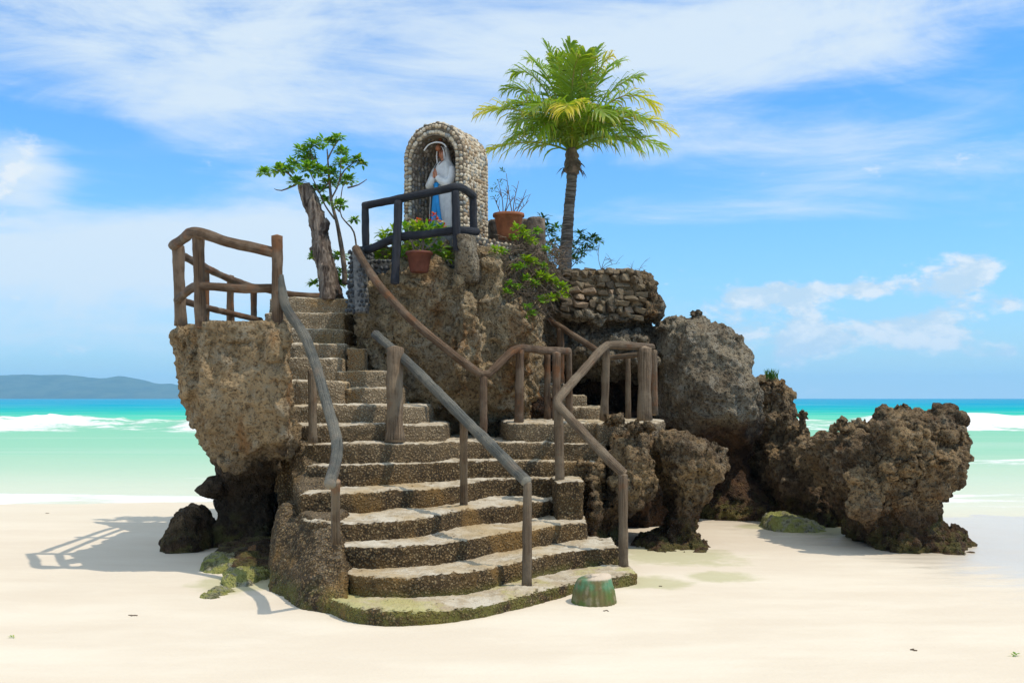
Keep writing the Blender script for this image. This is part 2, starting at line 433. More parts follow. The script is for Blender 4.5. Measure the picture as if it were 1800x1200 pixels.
def mat_log(name, c1, c2, c3, rust=.3):
    m, t, b = material(name); uv = t.new('ShaderNodeTexCoord').outputs['UV']; p = geo_pos(t)
    u, v, _ = t.sep(uv)
    a = t.m('MULTIPLY', u, 2*math.pi)
    q = t.comb(t.m('MULTIPLY', t.m('COSINE', a), 1.0), t.m('MULTIPLY', t.m('SINE', a), 1.0), t.m('MULTIPLY', v, 1.0))
    gr = t.noise(t.mapping(q, (5, 5, 1.2)), 1.6, 6, .65, .6); n2 = t.noise(p, 3.1, 4, .6); n3 = t.noise(p, 30, 4, .65)
    c = t.mix(t.step(gr, .42, .56), c1, c2)
    c = t.mix(t.m('MULTIPLY', t.step(gr, .40, .34), .7), c, tuple(k*.35 for k in c1))
    c = t.mix(t.m('MULTIPLY', t.step(n2, .44, .62), .8), c, c3)
    c = t.mix(t.m('MULTIPLY', t.step(t.noise(t.mapping(p, loc=(4, 4, 4)), 2.3, 4, .6), .55, .66), rust), c, (.30, .115, .035))
    c = t.mix(t.m('MULTIPLY', t.step(n3, .6, .75), .35), c, tuple(k*.45 for k in c1))
    t.put(b.inputs['Base Color'], c); b.inputs['Roughness'].default_value = .75
    t.put(b.inputs['Normal'], t.bump(t.m('ADD', gr, t.m('MULTIPLY', n3, .4)), 1.0, .035)); return m
def mat_plain(name, col, rough=.8, var=.25, scale=12, bump=.3, bd=.01, spec=.3):
    m, t, b = material(name); p = geo_pos(t)
    n = t.noise(p, scale, 4, .6)
    c = t.mix(t.step(n, .35, .65), tuple(k*(1-var) for k in col), tuple(min(1, k*(1+var*.6)) for k in col))
    t.put(b.inputs['Base Color'], c); b.inputs['Roughness'].default_value = rough
    b.inputs['Specular IOR Level'].default_value = spec
    if bump: t.put(b.inputs['Normal'], t.bump(t.noise(p, scale*4, 4, .6), bump, bd))
    return m
def mat_pebble(name, stops):
    m, t, b = material(name); oi = t.new('ShaderNodeObjectInfo').outputs['Random']
    isl = t.new('ShaderNodeNewGeometry').outputs['Random Per Island']
    r = t.m('FRACT', t.m('ADD', oi, isl)); n = t.noise(geo_pos(t), 30, 3, .6)
    c = t.ramp(r, stops, 'CONSTANT'); c = t.mix(t.m('MULTIPLY', t.step(n, .5, .7), .4), c, (.12, .10, .08))
    if 'rubble' in name: t.put(b.inputs['Normal'], t.bump(t.noise(geo_pos(t), 25, 5, .7), 1, .04))
    t.put(b.inputs['Base Color'], c); b.inputs['Roughness'].default_value = .75; return m
def mat_leaf(name, c1, c2, c3=None, trans=.35):
    m, t, b = material(name)
    isl = t.new('ShaderNodeNewGeometry').outputs['Random Per Island']
    c = t.mix(isl, c1, c2)
    if c3: c = t.mix(t.step(isl, .8, .9), c, c3)
    t.put(b.inputs['Base Color'], c); b.inputs['Roughness'].default_value = .45
    tr = t.new('ShaderNodeBsdfTranslucent'); t.put(tr.inputs[0], t.mix(1.0, c, (1.5, 1.7, .8), 'MULTIPLY'))
    mx = t.new('ShaderNodeMixShader'); mx.inputs[0].default_value = trans
    t.l.new(b.outputs[0], mx.inputs[1]); t.l.new(tr.outputs[0], mx.inputs[2])
    t.l.new(mx.outputs[0], t.n['Material Output'].inputs['Surface']); return m
def mat_frond(name, green, yellow, tipc, k):
    m, t, b = material(name); uv = t.new('ShaderNodeTexCoord').outputs['UV']; u, v, _ = t.sep(uv)
    isl = t.new('ShaderNodeNewGeometry').outputs['Random Per Island']
    f = t.m('ADD', t.m('ADD', t.m('MULTIPLY', u, .75), t.m('MULTIPLY', v, .45)), t.m('MULTIPLY', isl, .35))
    c = t.mix(t.step(f, .95-k, 1.45-k), green, yellow)
    c = t.mix(t.m('MULTIPLY', t.step(t.m('ADD', v, t.m('MULTIPLY', isl, .3)), .95, 1.15), .8), c, tipc)
    t.put(b.inputs['Base Color'], c); b.inputs['Roughness'].default_value = .4
    tr = t.new('ShaderNodeBsdfTranslucent'); t.put(tr.inputs[0], t.mix(1.0, c, (1.5, 1.6, .8), 'MULTIPLY'))
    mx = t.new('ShaderNodeMixShader'); mx.inputs[0].default_value = .4
    t.l.new(b.outputs[0], mx.inputs[1]); t.l.new(tr.outputs[0], mx.inputs[2])
    t.l.new(mx.outputs[0], t.n['Material Output'].inputs['Surface']); return m

M = {}
M['sand'] = mat_sand()
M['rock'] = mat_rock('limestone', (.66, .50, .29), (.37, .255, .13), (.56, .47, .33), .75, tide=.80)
M['platrock'] = mat_rock('platform_limestone', (.62, .44, .24), (.40, .275, .14), (.54, .45, .31), .75, tide=1.02, pit=.8, tide_shade_col=(.018, .011, .007), tide_shade_col2=(.055, .030, .015))  # tide stain darkened further to paint in shade under the overhang
M['grey'] = mat_rock('grey_limestone', (.45, .37, .25), (.21, .16, .10), (.46, .41, .32), .3, tide=1.25, tide_shade_col=(.055, .026, .014), tide_shade_col2=(.17, .08, .032))
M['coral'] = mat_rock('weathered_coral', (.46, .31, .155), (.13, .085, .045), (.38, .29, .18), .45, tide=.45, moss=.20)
M['cave_shade'] = mat_rock('painted_shade_rock', (.055, .036, .022), (.02, .014, .010), (.05, .038, .028), .1, tide=3, moss=0, tide_shade_col=(.012, .008, .006))  # near-black colour paints the shade of the hollows into the rock
M['mossy'] = mat_rock('mossy_stone', (.58, .54, .33), (.30, .29, .12), (.62, .58, .46), .1, tide=-1, moss=.6, mosscol=(.50, .50, .12))
M['step'] = mat_step(); M['mound'] = mat_step('pebble_dashed_mound', False)
M['log'] = mat_log('brown_log_concrete', (.085, .050, .028), (.21, .13, .073), (.29, .21, .14), .6)
M['greylog'] = mat_log('grey_log_concrete', (.085, .088, .075), (.17, .17, .145), (.25, .23, .18), .15)
M['post'] = mat_log('tan_log_concrete', (.12, .078, .045), (.26, .185, .115), (.30, .23, .15), .55)
M['blacklog'] = mat_log('black_painted_log', (.020, .022, .030), (.040, .044, .056), (.055, .058, .068), .0)
M['mortar'] = mat_plain('dark_mortar', (.17, .14, .10), .95)
M['terra'] = mat_plain('terracotta', (.30, .105, .045), .7, .3, 9)
M['terrad'] = mat_plain('dark_terracotta', (.13, .042, .025), .7, .3, 9)
M['twig'] = mat_plain('dry_twig', (.17, .125, .085), .9)
M['bark'] = mat_plain('weathered_bark', (.19, .145, .105), .9, .5, 7, .8, .03)
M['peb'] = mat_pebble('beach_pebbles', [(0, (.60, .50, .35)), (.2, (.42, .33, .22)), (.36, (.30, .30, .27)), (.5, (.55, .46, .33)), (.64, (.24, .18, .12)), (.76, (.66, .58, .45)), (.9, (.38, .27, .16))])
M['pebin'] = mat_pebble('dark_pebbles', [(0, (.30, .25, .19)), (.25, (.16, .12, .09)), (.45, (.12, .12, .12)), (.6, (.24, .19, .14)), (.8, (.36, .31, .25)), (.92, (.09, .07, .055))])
M['peblue'] = mat_pebble('blue_grey_pebbles', [(0, (.045, .05, .055)), (.4, (.07, .078, .085)), (.7, (.11, .115, .12)), (.9, (.19, .19, .18))])
M['stone'] = mat_pebble('rubble_stone', [(0, (.25, .19, .115)), (.3, (.20, .15, .09)), (.6, (.29, .225, .14)), (.75, (.16, .12, .075)), (.92, (.38, .27, .17))])
M['palegrout'] = mat_plain('grey_grout', (.20, .20, .19), .95, .3, 20)
M['leaf'] = mat_leaf('glossy_leaf', (.10, .24, .02), (.22, .38, .03), (.36, .42, .04))
M['leafd'] = mat_leaf('dark_leaf', (.035, .095, .02), (.085, .17, .03))
M['leafy'] = mat_leaf('bright_leaf', (.15, .30, .015), (.34, .42, .02))
M['frondg'] = mat_frond('palm_frond_green', (.21, .31, .025), (.50, .50, .04), (.36, .26, .08), -.10)
M['frondy'] = mat_frond('palm_frond_yellow', (.24, .35, .03), (.60, .50, .045), (.42, .27, .10), .30)
M['white'] = mat_plain('white_paint', (.70, .69, .66), .5, .1, 14, .1)
M['bluep'] = mat_plain('blue_paint', (.02, .26, .58), .5, .1)
M['skin'] = mat_plain('skin_paint', (.50, .22, .13), .55, .1)
M['brownp'] = mat_plain('brown_paint', (.16, .06, .03), .5)
M['flowerr'] = mat_leaf('red_petal', (.55, .04, .03), (.62, .20, .08))
M['flowerw'] = mat_leaf('white_petal', (.75, .72, .68), (.8, .7, .66))

# ------------------------------------------------------------------ setting: sand, sea, hill, haze
def axis(segs):
    out = []
    for a, b, st in segs: out += list(np.arange(a, b, st))
    out.append(segs[-1][1]); return np.array(sorted(set(np.round(out, 4))))
def grid_mesh(name, xs, ys, zf):
    XX, YY = np.meshgrid(xs, ys); ZZ = zf(XX, YY)
    nx, ny = len(xs), len(ys)
    me = bpy.data.meshes.new(name); me.vertices.add(nx*ny)
    me.vertices.foreach_set('co', np.stack([XX, YY, ZZ], -1).astype(np.float32).ravel())
    i = np.arange(ny-1)[:, None]*nx+np.arange(nx-1)[None, :]
    q = np.stack([i, i+1, i+nx+1, i+nx], -1).reshape(-1)
    nq = (nx-1)*(ny-1)
    me.loops.add(nq*4); me.loops.foreach_set('vertex_index', q.astype(np.int32))
    me.polygons.add(nq); me.polygons.foreach_set('loop_start', np.arange(0, nq*4, 4, dtype=np.int32))
    me.polygons.foreach_set('loop_total', np.full(nq, 4, dtype=np.int32))
    me.update(calc_edges=True); me.validate(); return me
def vnoise(X, Y, s=0):
    """smooth 2-d value noise"""
    xi = np.floor(X).astype(np.int64); yi = np.floor(Y).astype(np.int64); fx = X-xi; fy = Y-yi
    fx = fx*fx*(3-2*fx); fy = fy*fy*(3-2*fy)
    def h(a, b):
        n = (a*374761393+b*668265263+s*974634777) & 0x7fffffff
        n = ((n ^ (n >> 13))*1274126177) & 0x7fffffff
        return ((n ^ (n >> 16)) & 0xffff)/65535.0
    return (h(xi, yi)*(1-fx)+h(xi+1, yi)*fx)*(1-fy)+(h(xi, yi+1)*(1-fx)+h(xi+1, yi+1)*fx)*fy
def fbm(X, Y, o=4, s=0):
    r = 0; a = .5
    for k in range(o): r = r+a*vnoise(X*2**k, Y*2**k, s+k); a *= .5
    return r
def sand_z(X, Y):
    z = (fbm(X*.35, Y*.6, 4, 3)-.47)*.07+(fbm(X*1.5, Y*3.2, 3, 9)-.44)*.018
    sh = np.clip(Y-13.2+1.6/(1+np.exp(-(X-5.0)*1.5))+1.5*(fbm(X*.12, X*0+.5, 2, 5)-.4), 0, 400)
    return z-np.minimum(sh*.022, 4.0)
xs = axis([(-9000, -1000, 2000), (-1000, -100, 150), (-100, -14, 8), (-14, -7, .35), (-7, 8, .09), (8, 16, .4), (16, 100, 8), (100, 1000, 150), (1000, 9000, 2000)])
ys = axis([(-200, -20, 30), (-20, 3, 2), (3, 17, .08), (17, 30, .5), (30, 100, 6), (100, 1000, 100), (1000, 9000, 2000)])
o = place('sand_ground', grid_mesh('sand_ground', xs, ys, sand_z), M['sand'], origin=(0, 0, 0)); set_props(o, kind='structure')

def mat_sea():
    m, t, b = material('sea_water'); p = geo_pos(t); x, y, z = t.sep(p)
    w = t.noise(t.mapping(p, (.05, .16, 1)), 1.0, 4, .55); w2 = t.noise(t.mapping(p, (.02, .22, 1)), 1.0, 5, .6, .5)
    ly = t.m('LOGARITHM', y, 10.0)     # 1.15 at 14 m, 2 at 100 m, 3 at 1 km
    ly = t.m('ADD', ly, t.m('MULTIPLY', t.m('SUBTRACT', w, .5), .12))
    q = t.m('DIVIDE', t.m('SUBTRACT', ly, 1.1), 2.0)
    c = t.ramp(q, [(0.0, (.66, .60, .47)), (.05, (.64, .65, .53)), (.12, (.48, .60, .46)), (.20, (.30, .55, .39)), (.30, (.24, .53, .37)),
                   (.37, (.19, .53, .36)), (.42, (.10, .55, .38)), (.48, (.02, .46, .37)), (.55, (0.0, .38, .42)), (.68, (0.0, .31, .47)), (1, (.01, .27, .45))])
    c = t.mix(t.m('MULTIPLY', t.step(w2, .50, .66), .30), c, (.50, .62, .52))
    at = t.new('ShaderNodeAttribute', attribute_name='foam').outputs['Fac']
    fn = t.noise(t.mapping(p, (.30, .9, 1)), 1.3, 7, .72)
    cap = t.m('MULTIPLY', t.step(t.noise(t.mapping(p, (.055, .10, 1), loc=(3, 7, 0)), 1.0, 6, .75), .695, .73), t.step(y, 60, 110))
    foam = t.step(t.m('ADD', at, t.m('MULTIPLY', t.m('SUBTRACT', fn, .5), 1.5)), .40, .66)
    foam = t.m('MAXIMUM', foam, t.m('MULTIPLY', cap, .8))
    c = t.mix(foam, c, (.80, .80, .77))
    h = t.m('ADD', t.noise(t.mapping(p, (.35, 1.1, 1)), 1.5, 5, .6), t.m('MULTIPLY', foam, .3))
    nb = t.bump(h, .5, .15)
    t.n.remove(b)
    df = t.new('ShaderNodeBsdfDiffuse'); t.put(df.inputs['Color'], c); t.put(df.inputs['Normal'], nb)
    gl = t.new('ShaderNodeBsdfGlossy'); gl.inputs['Roughness'].default_value = .22; t.put(gl.inputs['Normal'], nb)
    mx = t.new('ShaderNodeMixShader'); t.put(mx.inputs[0], t.m('MULTIPLY', t.m('SUBTRACT', 1.0, foam), .05))
    t.l.new(df.outputs[0], mx.inputs[1]); t.l.new(gl.outputs[0], mx.inputs[2])
    t.l.new(mx.outputs[0], t.n['Material Output'].inputs['Surface']); return m
xs = axis([(-9000, -1000, 1000), (-1000, -100, 60), (-100, -40, 3), (-40, 45, .35), (45, 100, 3), (100, 1000, 60), (1000, 9000, 1000)])
ys = axis([(13, 34, .22), (34, 80, .22), (80, 160, 1.5), (160, 1000, 30), (1000, 9000, 800)])
def wave_parts(X, Y):
    def ridge(c, w, amp, s, kk=.07):
        cc = c+(6 if c > 40 else 2.5)*(fbm(X*kk, X*0+s, 3, s)-.45); g = (Y-cc)/w
        a = np.clip(fbm(X*.16+s, X*0+s*2.1, 4, s+40)*3.0-.6, .38, 1.4)
        prof = np.where(g < 0, np.exp(-g*g*2.2), np.exp(-g*g*.35))
        return prof*amp*a, np.where(g < 0, np.exp(-g*g*.22), np.exp(-g*g*3.0))*np.clip(a, .45, 1.1)
    z1, f1 = ridge(54, 2.6, .75, 11); z2, f2 = ridge(60, 3.0, .65, 23, .05); z3, f3 = ridge(27, 1.4, .07, 31); z4, f4 = ridge(17.5, 1.4, .02, 47, .05); z5, f5 = ridge(21.5, .7, .02, 59, .06)
    right = 1/(1+np.exp(-(X-6)/3.0))
    ch = .03*(fbm(X*.25, Y*.8, 4, 77)-.47)*np.clip((Y-14)/20, .2, 2)
    z1 = z1*(.7+.9*fbm(X*.9, Y*.9, 3, 8)); z = -.055+z1+z2*right+z3*right+z4+ch
    foam = f1*.85+f2*.85*right+f3*.8*right+f4*.75+f5*.45
    return z, foam
me = grid_mesh('sea', xs, ys, lambda X, Y: wave_parts(X, Y)[0])
XX, YY = np.meshgrid(xs, ys); at = me.attributes.new('foam', 'FLOAT', 'POINT')
at.data.foreach_set('value', wave_parts(XX, YY)[1].astype(np.float32).ravel())
o = place('sea_water', me, mat_sea(), origin=(0, 0, 0)); set_props(o, kind='structure')

# the far shore
mh, t, b = material('forested_hill'); p = geo_pos(t)
t.put(b.inputs['Base Color'], t.mix(t.step(t.noise(p, .012, 6, .65), .4, .6), (.028, .06, .028), (.065, .10, .05))); b.inputs['Roughness'].default_value = 1
HY = 5200.0
prof = [(-900, 640), (-500, 648), (-200, 652), (0, 656), (45, 653), (90, 657), (130, 661), (180, 664), (215, 662), (250, 668), (275, 674), (300, 672), (340, 680), (380, 690), (430, 699)]
def hill_z(X, Y):
    px = 900+X*F/HY
    hpx = np.interp(px, [a for a, _ in prof], [700-b for _, b in prof], left=40, right=-8)
    top = hpx*HY/F
    g = (Y-HY)/500.0
    n = (fbm(X*.004, Y*.004, 5, 2)-.47)
    return (top*(1+.25*n))*np.where(g < 0, np.clip(1+g, 0, 1)**.7, np.clip(1-g*.5, 0, 1))-4+14*n*np.clip(top/60, 0, 1)
o = place('far_hills', grid_mesh('far_hills', np.arange(-6200, -1250, 30.0), np.arange(HY-520, HY+1000, 40.0), hill_z), mh, origin=(-3000, HY, 0)); set_props(o, kind='structure')

mz = bpy.data.materials.new('sea_air'); mz.use_nodes = True; t = NT(mz.node_tree)
for n in list(t.n):
    if n.type == 'BSDF_PRINCIPLED': t.n.remove(n)
pv = t.new('ShaderNodeVolumePrincipled'); pv.inputs['Color'].default_value = (.44, .71, .92, 1); pv.inputs['Density'].default_value = .00013; pv.inputs['Anisotropy'].default_value = 0.0
t.l.new(pv.outputs[0], t.n['Material Output'].inputs['Volume'])
hb = MB(); hb.box((-9500, -300, -7), (9500, 9500, 215))
o = hb.build('haze', mz, origin=(0, 0, 0), smooth=False); set_props(o, kind='stuff')

# ------------------------------------------------------------------ rocks
def rock(name, lofts, mat, label, disp=ROCKY, voxel=.03, exp=2.8, extra=None, cat='rock', group=None, inset=None):
    mb = MB()
    for L in lofts:
        mb.loft(L, exp=exp, inset=inset if inset is not None else .065 if disp in (CORAL, ROCKY) else 0)
    if extra: extra(mb)
    me = rough_mesh(mb, name, voxel, disp, 2)
    o = place(name, me, M[mat]); set_props(o, label, cat, group); return o

# platform rock, left
def plat_extra(mb):
    lv = []
    for (py, c, yc, a, b, yf) in [(568, 300, 10.25, 354, 502, 9.36), (600, 306, 10.25, 354, 503, 9.34), (640, 318, 10.3, 352, 503, 9.34), (700, 319, 10.3, 352, 505, 9.36), (735, 332, 10.4, 366, 506, 9.40), (765, 349, 10.5, 384, 505, 9.45),
                                  (795, 360, 10.6, 400, 498, 9.62), (818, 374, 10.8, 405, 492, 9.95), (836, 381, 11.1, 410, 485, 10.65), (870, 384, 11.2, 415, 478, 11.05), (920, 384, 11.2, 412, 472, 11.1), (962, 374, 11.1, 400, 466, 10.95), (1010, 372, 11.1, 400, 466, 10.95)]:
        z = Z_(py, yf); xb = X_(466, 12.6)
        lv.append((z, [(X_(c, yc), yc), (X_(a, yf), yf), ((X_(a, yf)+X_(b, yf))/2, yf), (X_(b, yf), yf), (xb, 12.6), (X_(c, yc)-.05, 12.6)]))
    mb.polyrings(lv)
    mb.ball(P(474, 770, 9.85), (.20, .25, .24), 3, .3); mb.ball(P(430, 805, 9.95), (.22, .3, .12), 3, .3); mb.ball(P(330, 590, 9.95), (.10, .3, .10), 3, .4); mb.ball(P(340, 660, 9.6), (.10, .2, .25), 3, .4); mb.ball(P(378, 858, 11.1), (.14, .2, .10), 3, .3)
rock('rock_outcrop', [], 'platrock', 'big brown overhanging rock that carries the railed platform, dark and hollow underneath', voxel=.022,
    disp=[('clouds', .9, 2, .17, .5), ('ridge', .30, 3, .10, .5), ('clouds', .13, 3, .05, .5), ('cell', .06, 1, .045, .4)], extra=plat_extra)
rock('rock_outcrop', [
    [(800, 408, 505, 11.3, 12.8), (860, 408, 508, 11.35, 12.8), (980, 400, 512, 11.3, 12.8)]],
    'cave_shade', 'rock with painted-in black shade at the back of the hollow under the railed platform', voxel=.04)
# central rock under the shrine
rock('rock_outcrop', [
    [(462, 712, 815, 11.5, 14.2), (480, 690, 850, 11.45, 14.2), (510, 650, 895, 11.5, 14.2), (550, 632, 925, 11.45, 14.2), (600, 628, 945, 11.4, 14.2), (650, 690, 950, 11.4, 14.2),
     (690, 702, 945, 11.45, 14.2), (712, 715, 935, 12.0, 14.2), (760, 740, 930, 12.5, 14.2), (980, 740, 930, 12.6, 14.2)],
    [(440, 805, 900, 11.9, 14.3), (470, 800, 925, 11.7, 14.3), (520, 800, 950, 11.6, 14.3), (580, 800, 965, 11.55, 14.3), (640, 820, 960, 11.7, 14.3), (700, 840, 950, 12.1, 14.2)],
    [(505, 615, 690, 11.75, 13.6), (540, 612, 690, 11.75, 13.6), (600, 618, 700, 11.7, 13.6), (700, 640, 760, 11.5, 13.6)],
    [(430, 640, 905, 12.35, 14.4), (480, 620, 900, 12.3, 14.4), (560, 620, 900, 12.2, 14.4)]],
    'rock', 'large tan and ochre rock under the shrine, right of the stairway', voxel=.021,
    extra=lambda mb: (mb.ball(P(735, 502, 11.55), (.28, .25, .14), 3, .3), mb.ball(P(862, 500, 11.7), (.2, .25, .4), 3, .3), mb.ball(P(905, 600, 11.6), (.22, .2, .5), 3, .3), mb.ball(P(815, 600, 11.35), (.18, .2, .6), 3, .4)))
# rock face carrying the rubble wall
rock('rock_outcrop', [
    [(505, 992, 1140, 13.5, 15.2), (520, 985, 1148, 13.35, 15.2), (545, 978, 1162, 13.3, 15.2), (556, 975, 1164, 13.35, 15.2), (568, 972, 1148, 13.6, 15.2), (585, 965, 1158, 13.4, 15.2), (615, 965, 1158, 13.35, 15.2), (638, 965, 1156, 13.4, 15.2), (652, 980, 1150, 13.7, 15.2), (664, 995, 1145, 14.3, 15.2)]],
    'grey', 'ledged grey brown rock face under the rubble stone wall', disp=CORAL, voxel=.022,
    extra=lambda mb: (mb.ball(P(962, 545, 13.7), (.22, .3, .6), 3, .3), mb.ball(P(1150, 548, 13.7), (.15, .3, .12), 3, .3), mb.ball(P(1050, 560, 13.35), (.5, .15, .08), 3, .3), mb.ball(P(1100, 597, 13.4), (.3, .15, .09), 3, .3), mb.ball(P(1015, 615, 13.4), (.16, .15, .12), 3, .5), mb.ball(P(1125, 630, 13.4), (.2, .15, .08), 3, .5), mb.ball(P(1060, 632, 13.35), (.2, .12, .07), 3, .5)))
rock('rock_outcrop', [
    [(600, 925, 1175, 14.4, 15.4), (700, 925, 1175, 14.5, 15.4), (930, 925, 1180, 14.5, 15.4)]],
    'cave_shade', 'recessed rock with painted-in black shade in the hollow behind the landing rails, under the ledged face', voxel=.04)
rock('boulder', [
    [(556, 1165, 1240, 13.5, 14.7), (568, 1156, 1268, 13.2, 15), (592, 1152, 1304, 12.95, 15.3), (632, 1150, 1320, 12.8, 15.3), (668, 1152, 1330, 12.7, 15.3), (700, 1150, 1338, 12.65, 15.3), (738, 1155, 1340, 12.8, 15.3), (768, 1165, 1334, 13.3, 15.2),
     (784, 1190, 1322, 13.9, 15.2), (830, 1215, 1326, 14.1, 15.1), (862, 1232, 1350, 13.9, 15.1), (885, 1226, 1370, 13.5, 15.1), (920, 1222, 1376, 13.4, 15.1)]],
    'grey', 'tallest dark grey boulder right of the landing, rust red below', voxel=.022, inset=.02,
    disp=[('crack', .7, 1, .16, .3), ('clouds', .5, 2, .22, .5), ('ridge', .3, 3, .10, .5), ('clouds', .12, 3, .07, .5), ('cell', .065, 1, .05, .4)],
    extra=lambda mb: (mb.ball(P(1228, 566, 13.9), (.17, .18, .15), 3, .5), mb.ball(P(1226, 552, 13.9), (.09, .10, .09), 3, .5), mb.ball(P(1302, 625, 13.9), (.16, .3, .14), 3, .5), mb.ball(P(1185, 578, 13.6), (.25, .3, .09), 3, .5)))
rock('rock_pinnacle', [
    [(666, 1336, 1372, 14.1, 15), (678, 1326, 1386, 14.0, 15.2), (720, 1320, 1393, 14, 15.3), (780, 1325, 1398, 14, 15.3), (830, 1330, 1392, 14.1, 15.3), (910, 1320, 1400, 14, 15.3)]],
    'coral', 'narrow dark pinnacle with a grass tuft, behind the tallest boulder', disp=CORAL, voxel=.022, inset=0)
rock('coral_rock', [
    [(742, 1395, 1418, 13.3, 14), (770, 1382, 1425, 13.1, 14.2), (800, 1368, 1450, 12.9, 14.3), (850, 1352, 1475, 12.8, 14.3), (885, 1362, 1490, 12.8, 14.3), (925, 1375, 1500, 12.7, 14.2)]],
    'coral', 'low craggy rock between the dark pinnacle and the separate crag by the sea', disp=CORAL, voxel=.022,
    extra=lambda mb: mb.ball(P(1412, 742, 13.4), (.07, .1, .18), 3, .5))
rock('coral_crag', [
    [(756, 1472, 1690, 10.7, 12.5), (768, 1458, 1692, 10.6, 12.6), (785, 1450, 1700, 10.5, 12.6), (808, 1450, 1702, 10.4, 12.6), (835, 1456, 1698, 10.5, 12.6), (862, 1470, 1682, 10.6, 12.5),
     (888, 1488, 1656, 10.7, 12.4), (915, 1494, 1654, 10.7, 12.3), (940, 1502, 1690, 10.6, 12.3), (958, 1520, 1722, 10.5, 12.1), (990, 1548, 1740, 10.4, 12.0)],
    [(712, 1636, 1688, 11.1, 11.9), (724, 1608, 1690, 10.9, 12.2), (742, 1572, 1694, 10.7, 12.4), (765, 1566, 1696, 10.6, 12.4)],
    [(722, 1566, 1600, 11.1, 11.8), (736, 1556, 1640, 10.9, 12.0), (756, 1550, 1640, 10.8, 12.0)]],
    'coral', 'separate jagged brown coral crag standing near the surf', disp=CORAL, voxel=.020, inset=.045,
    extra=lambda mb: (mb.ball(P(1680, 745, 11.3), (.10, .2, .12), 3, .4), mb.ball(P(1478, 750, 11.3), (.09, .14, .08), 3, .5), mb.ball(P(1508, 752, 11.3), (.08, .12, .07), 3, .5),
                      mb.ball(P(1532, 754, 11.2), (.08, .12, .07), 3, .5), mb.ball(P(1590, 800, 10.5), (.35, .2, .3), 3, .5), mb.ball(P(1530, 870, 10.6), (.2, .2, .3), 3, .5)))
# mushroom rock below the landing
rock('mushroom_rock', [
    [(762, 1160, 1198, 11.1, 12), (778, 1148, 1232, 10.8, 12.1), (795, 1145, 1258, 10.7, 12.2), (818, 1150, 1268, 10.7, 12.2), (842, 1168, 1252, 10.8, 12.1), (870, 1176, 1240, 10.95, 12), (905, 1176, 1226, 11, 12), (930, 1166, 1226, 10.95, 12), (950, 1130, 1240, 10.8, 12), (968, 1108, 1258, 10.6, 12), (990, 1100, 1266, 10.6, 12)]],
    'coral', 'mushroom shaped coral rock on a narrow mossy foot, beside the landing', disp=CORAL, voxel=.020, inset=.015,
    extra=lambda mb: mb.ball(P(1262, 800, 11.2), (.10, .14, .14), 3, .5))
# rock under the landing
rock('coral_rock', [
    [(752, 1062, 1142, 10.85, 13), (775, 1062, 1142, 10.6, 13), (810, 1066, 1142, 10.5, 13), (842, 1062, 1140, 10.5, 12.6), (868, 1045, 1128, 10.6, 12.4), (895, 1035, 1110, 10.8, 12.3), (930, 1030, 1095, 10.9, 12.3), (1000, 1020, 1090, 10.7, 12.3)],
    [(800, 1000, 1062, 10.6, 12.5), (840, 1010, 1058, 10.5, 12.5), (880, 1020, 1052, 10.5, 12.5), (1000, 1010, 1050, 10.5, 12.5)]],
    'coral', 'rugged coral rock under the front of the landing, beside the lower steps', disp=CORAL, voxel=.020, inset=.02,
    extra=lambda mb: (mb.ball(P(1128, 865, 10.9), (.14, .2, .1), 3, .4), mb.ball(P(1130, 810, 10.8), (.12, .2, .14), 3, .4), mb.ball(P(1082, 737, 10.95), (.11, .14, .09), 3, .5), mb.ball(P(1120, 752, 10.7), (.16, .15, .08), 3, .5)))
# rock closing the hollow behind, its shade painted in as dark colour
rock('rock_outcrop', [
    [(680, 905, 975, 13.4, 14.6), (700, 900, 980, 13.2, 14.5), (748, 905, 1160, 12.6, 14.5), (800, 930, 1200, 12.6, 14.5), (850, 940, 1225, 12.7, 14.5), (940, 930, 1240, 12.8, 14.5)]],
    'cave_shade', 'rock with painted-in dark shade at the back of the hollow under the landing', voxel=.04)
# small loose rocks
for (lf, mt, lab, vx) in [
    ([(892, 318, 345, 10.9, 11.5), (908, 306, 352, 10.7, 11.6), (925, 300, 362, 10.7, 11.7), (942, 290, 368, 10.6, 11.7)], 'coral', 'small dark rock on the sand left of the platform rock', .02),
    ([(972, 375, 410, 9.7, 10.2), (985, 358, 432, 9.5, 10.3), (1005, 356, 440, 9.4, 10.3), (1020, 362, 440, 9.4, 10.3)], 'mossy', 'whitish moss-dappled rock on the sand at the end of the platform shadow', .015),
    ([(1003, 405, 450, 8.9, 9.4), (1012, 392, 462, 8.8, 9.5), (1034, 390, 464, 8.7, 9.5)], 'mossy', 'flat yellow green mossy rock left of the stair foot', .015),
    ([(1040, 362, 385, 8.3, 8.6), (1048, 353, 405, 8.25, 8.7), (1068, 352, 414, 8.2, 8.7)], 'mossy', 'smallest green rock lying nearest to the stair rail shadow', .015),
    ([(958, 385, 470, 10.0, 10.9), (975, 372, 510, 9.6, 10.9), (1000, 400, 530, 9.3, 10.7)], 'rock', 'low worn brown shelf rock under the dark hollow', .02),
    ([(905, 1352, 1385, 12.4, 13), (915, 1348, 1430, 12.3, 13.1), (935, 1345, 1462, 12.2, 13.1), (945, 1345, 1470, 12.2, 13)], 'mossy', 'low flat green rock on the sand left of the separate crag', .02)]:
    q = lf[-1]; lf = lf+[(q[0]+32, q[1], q[2], q[3], q[4])]
    rock('small_rock', [lf], mt, lab, disp=[('clouds', .25, 2, .10, .5), ('ridge', .12, 3, .04, .5), ('clouds', .04, 2, .014, .5)], voxel=vx, cat='rock', group='small rocks on the sand')

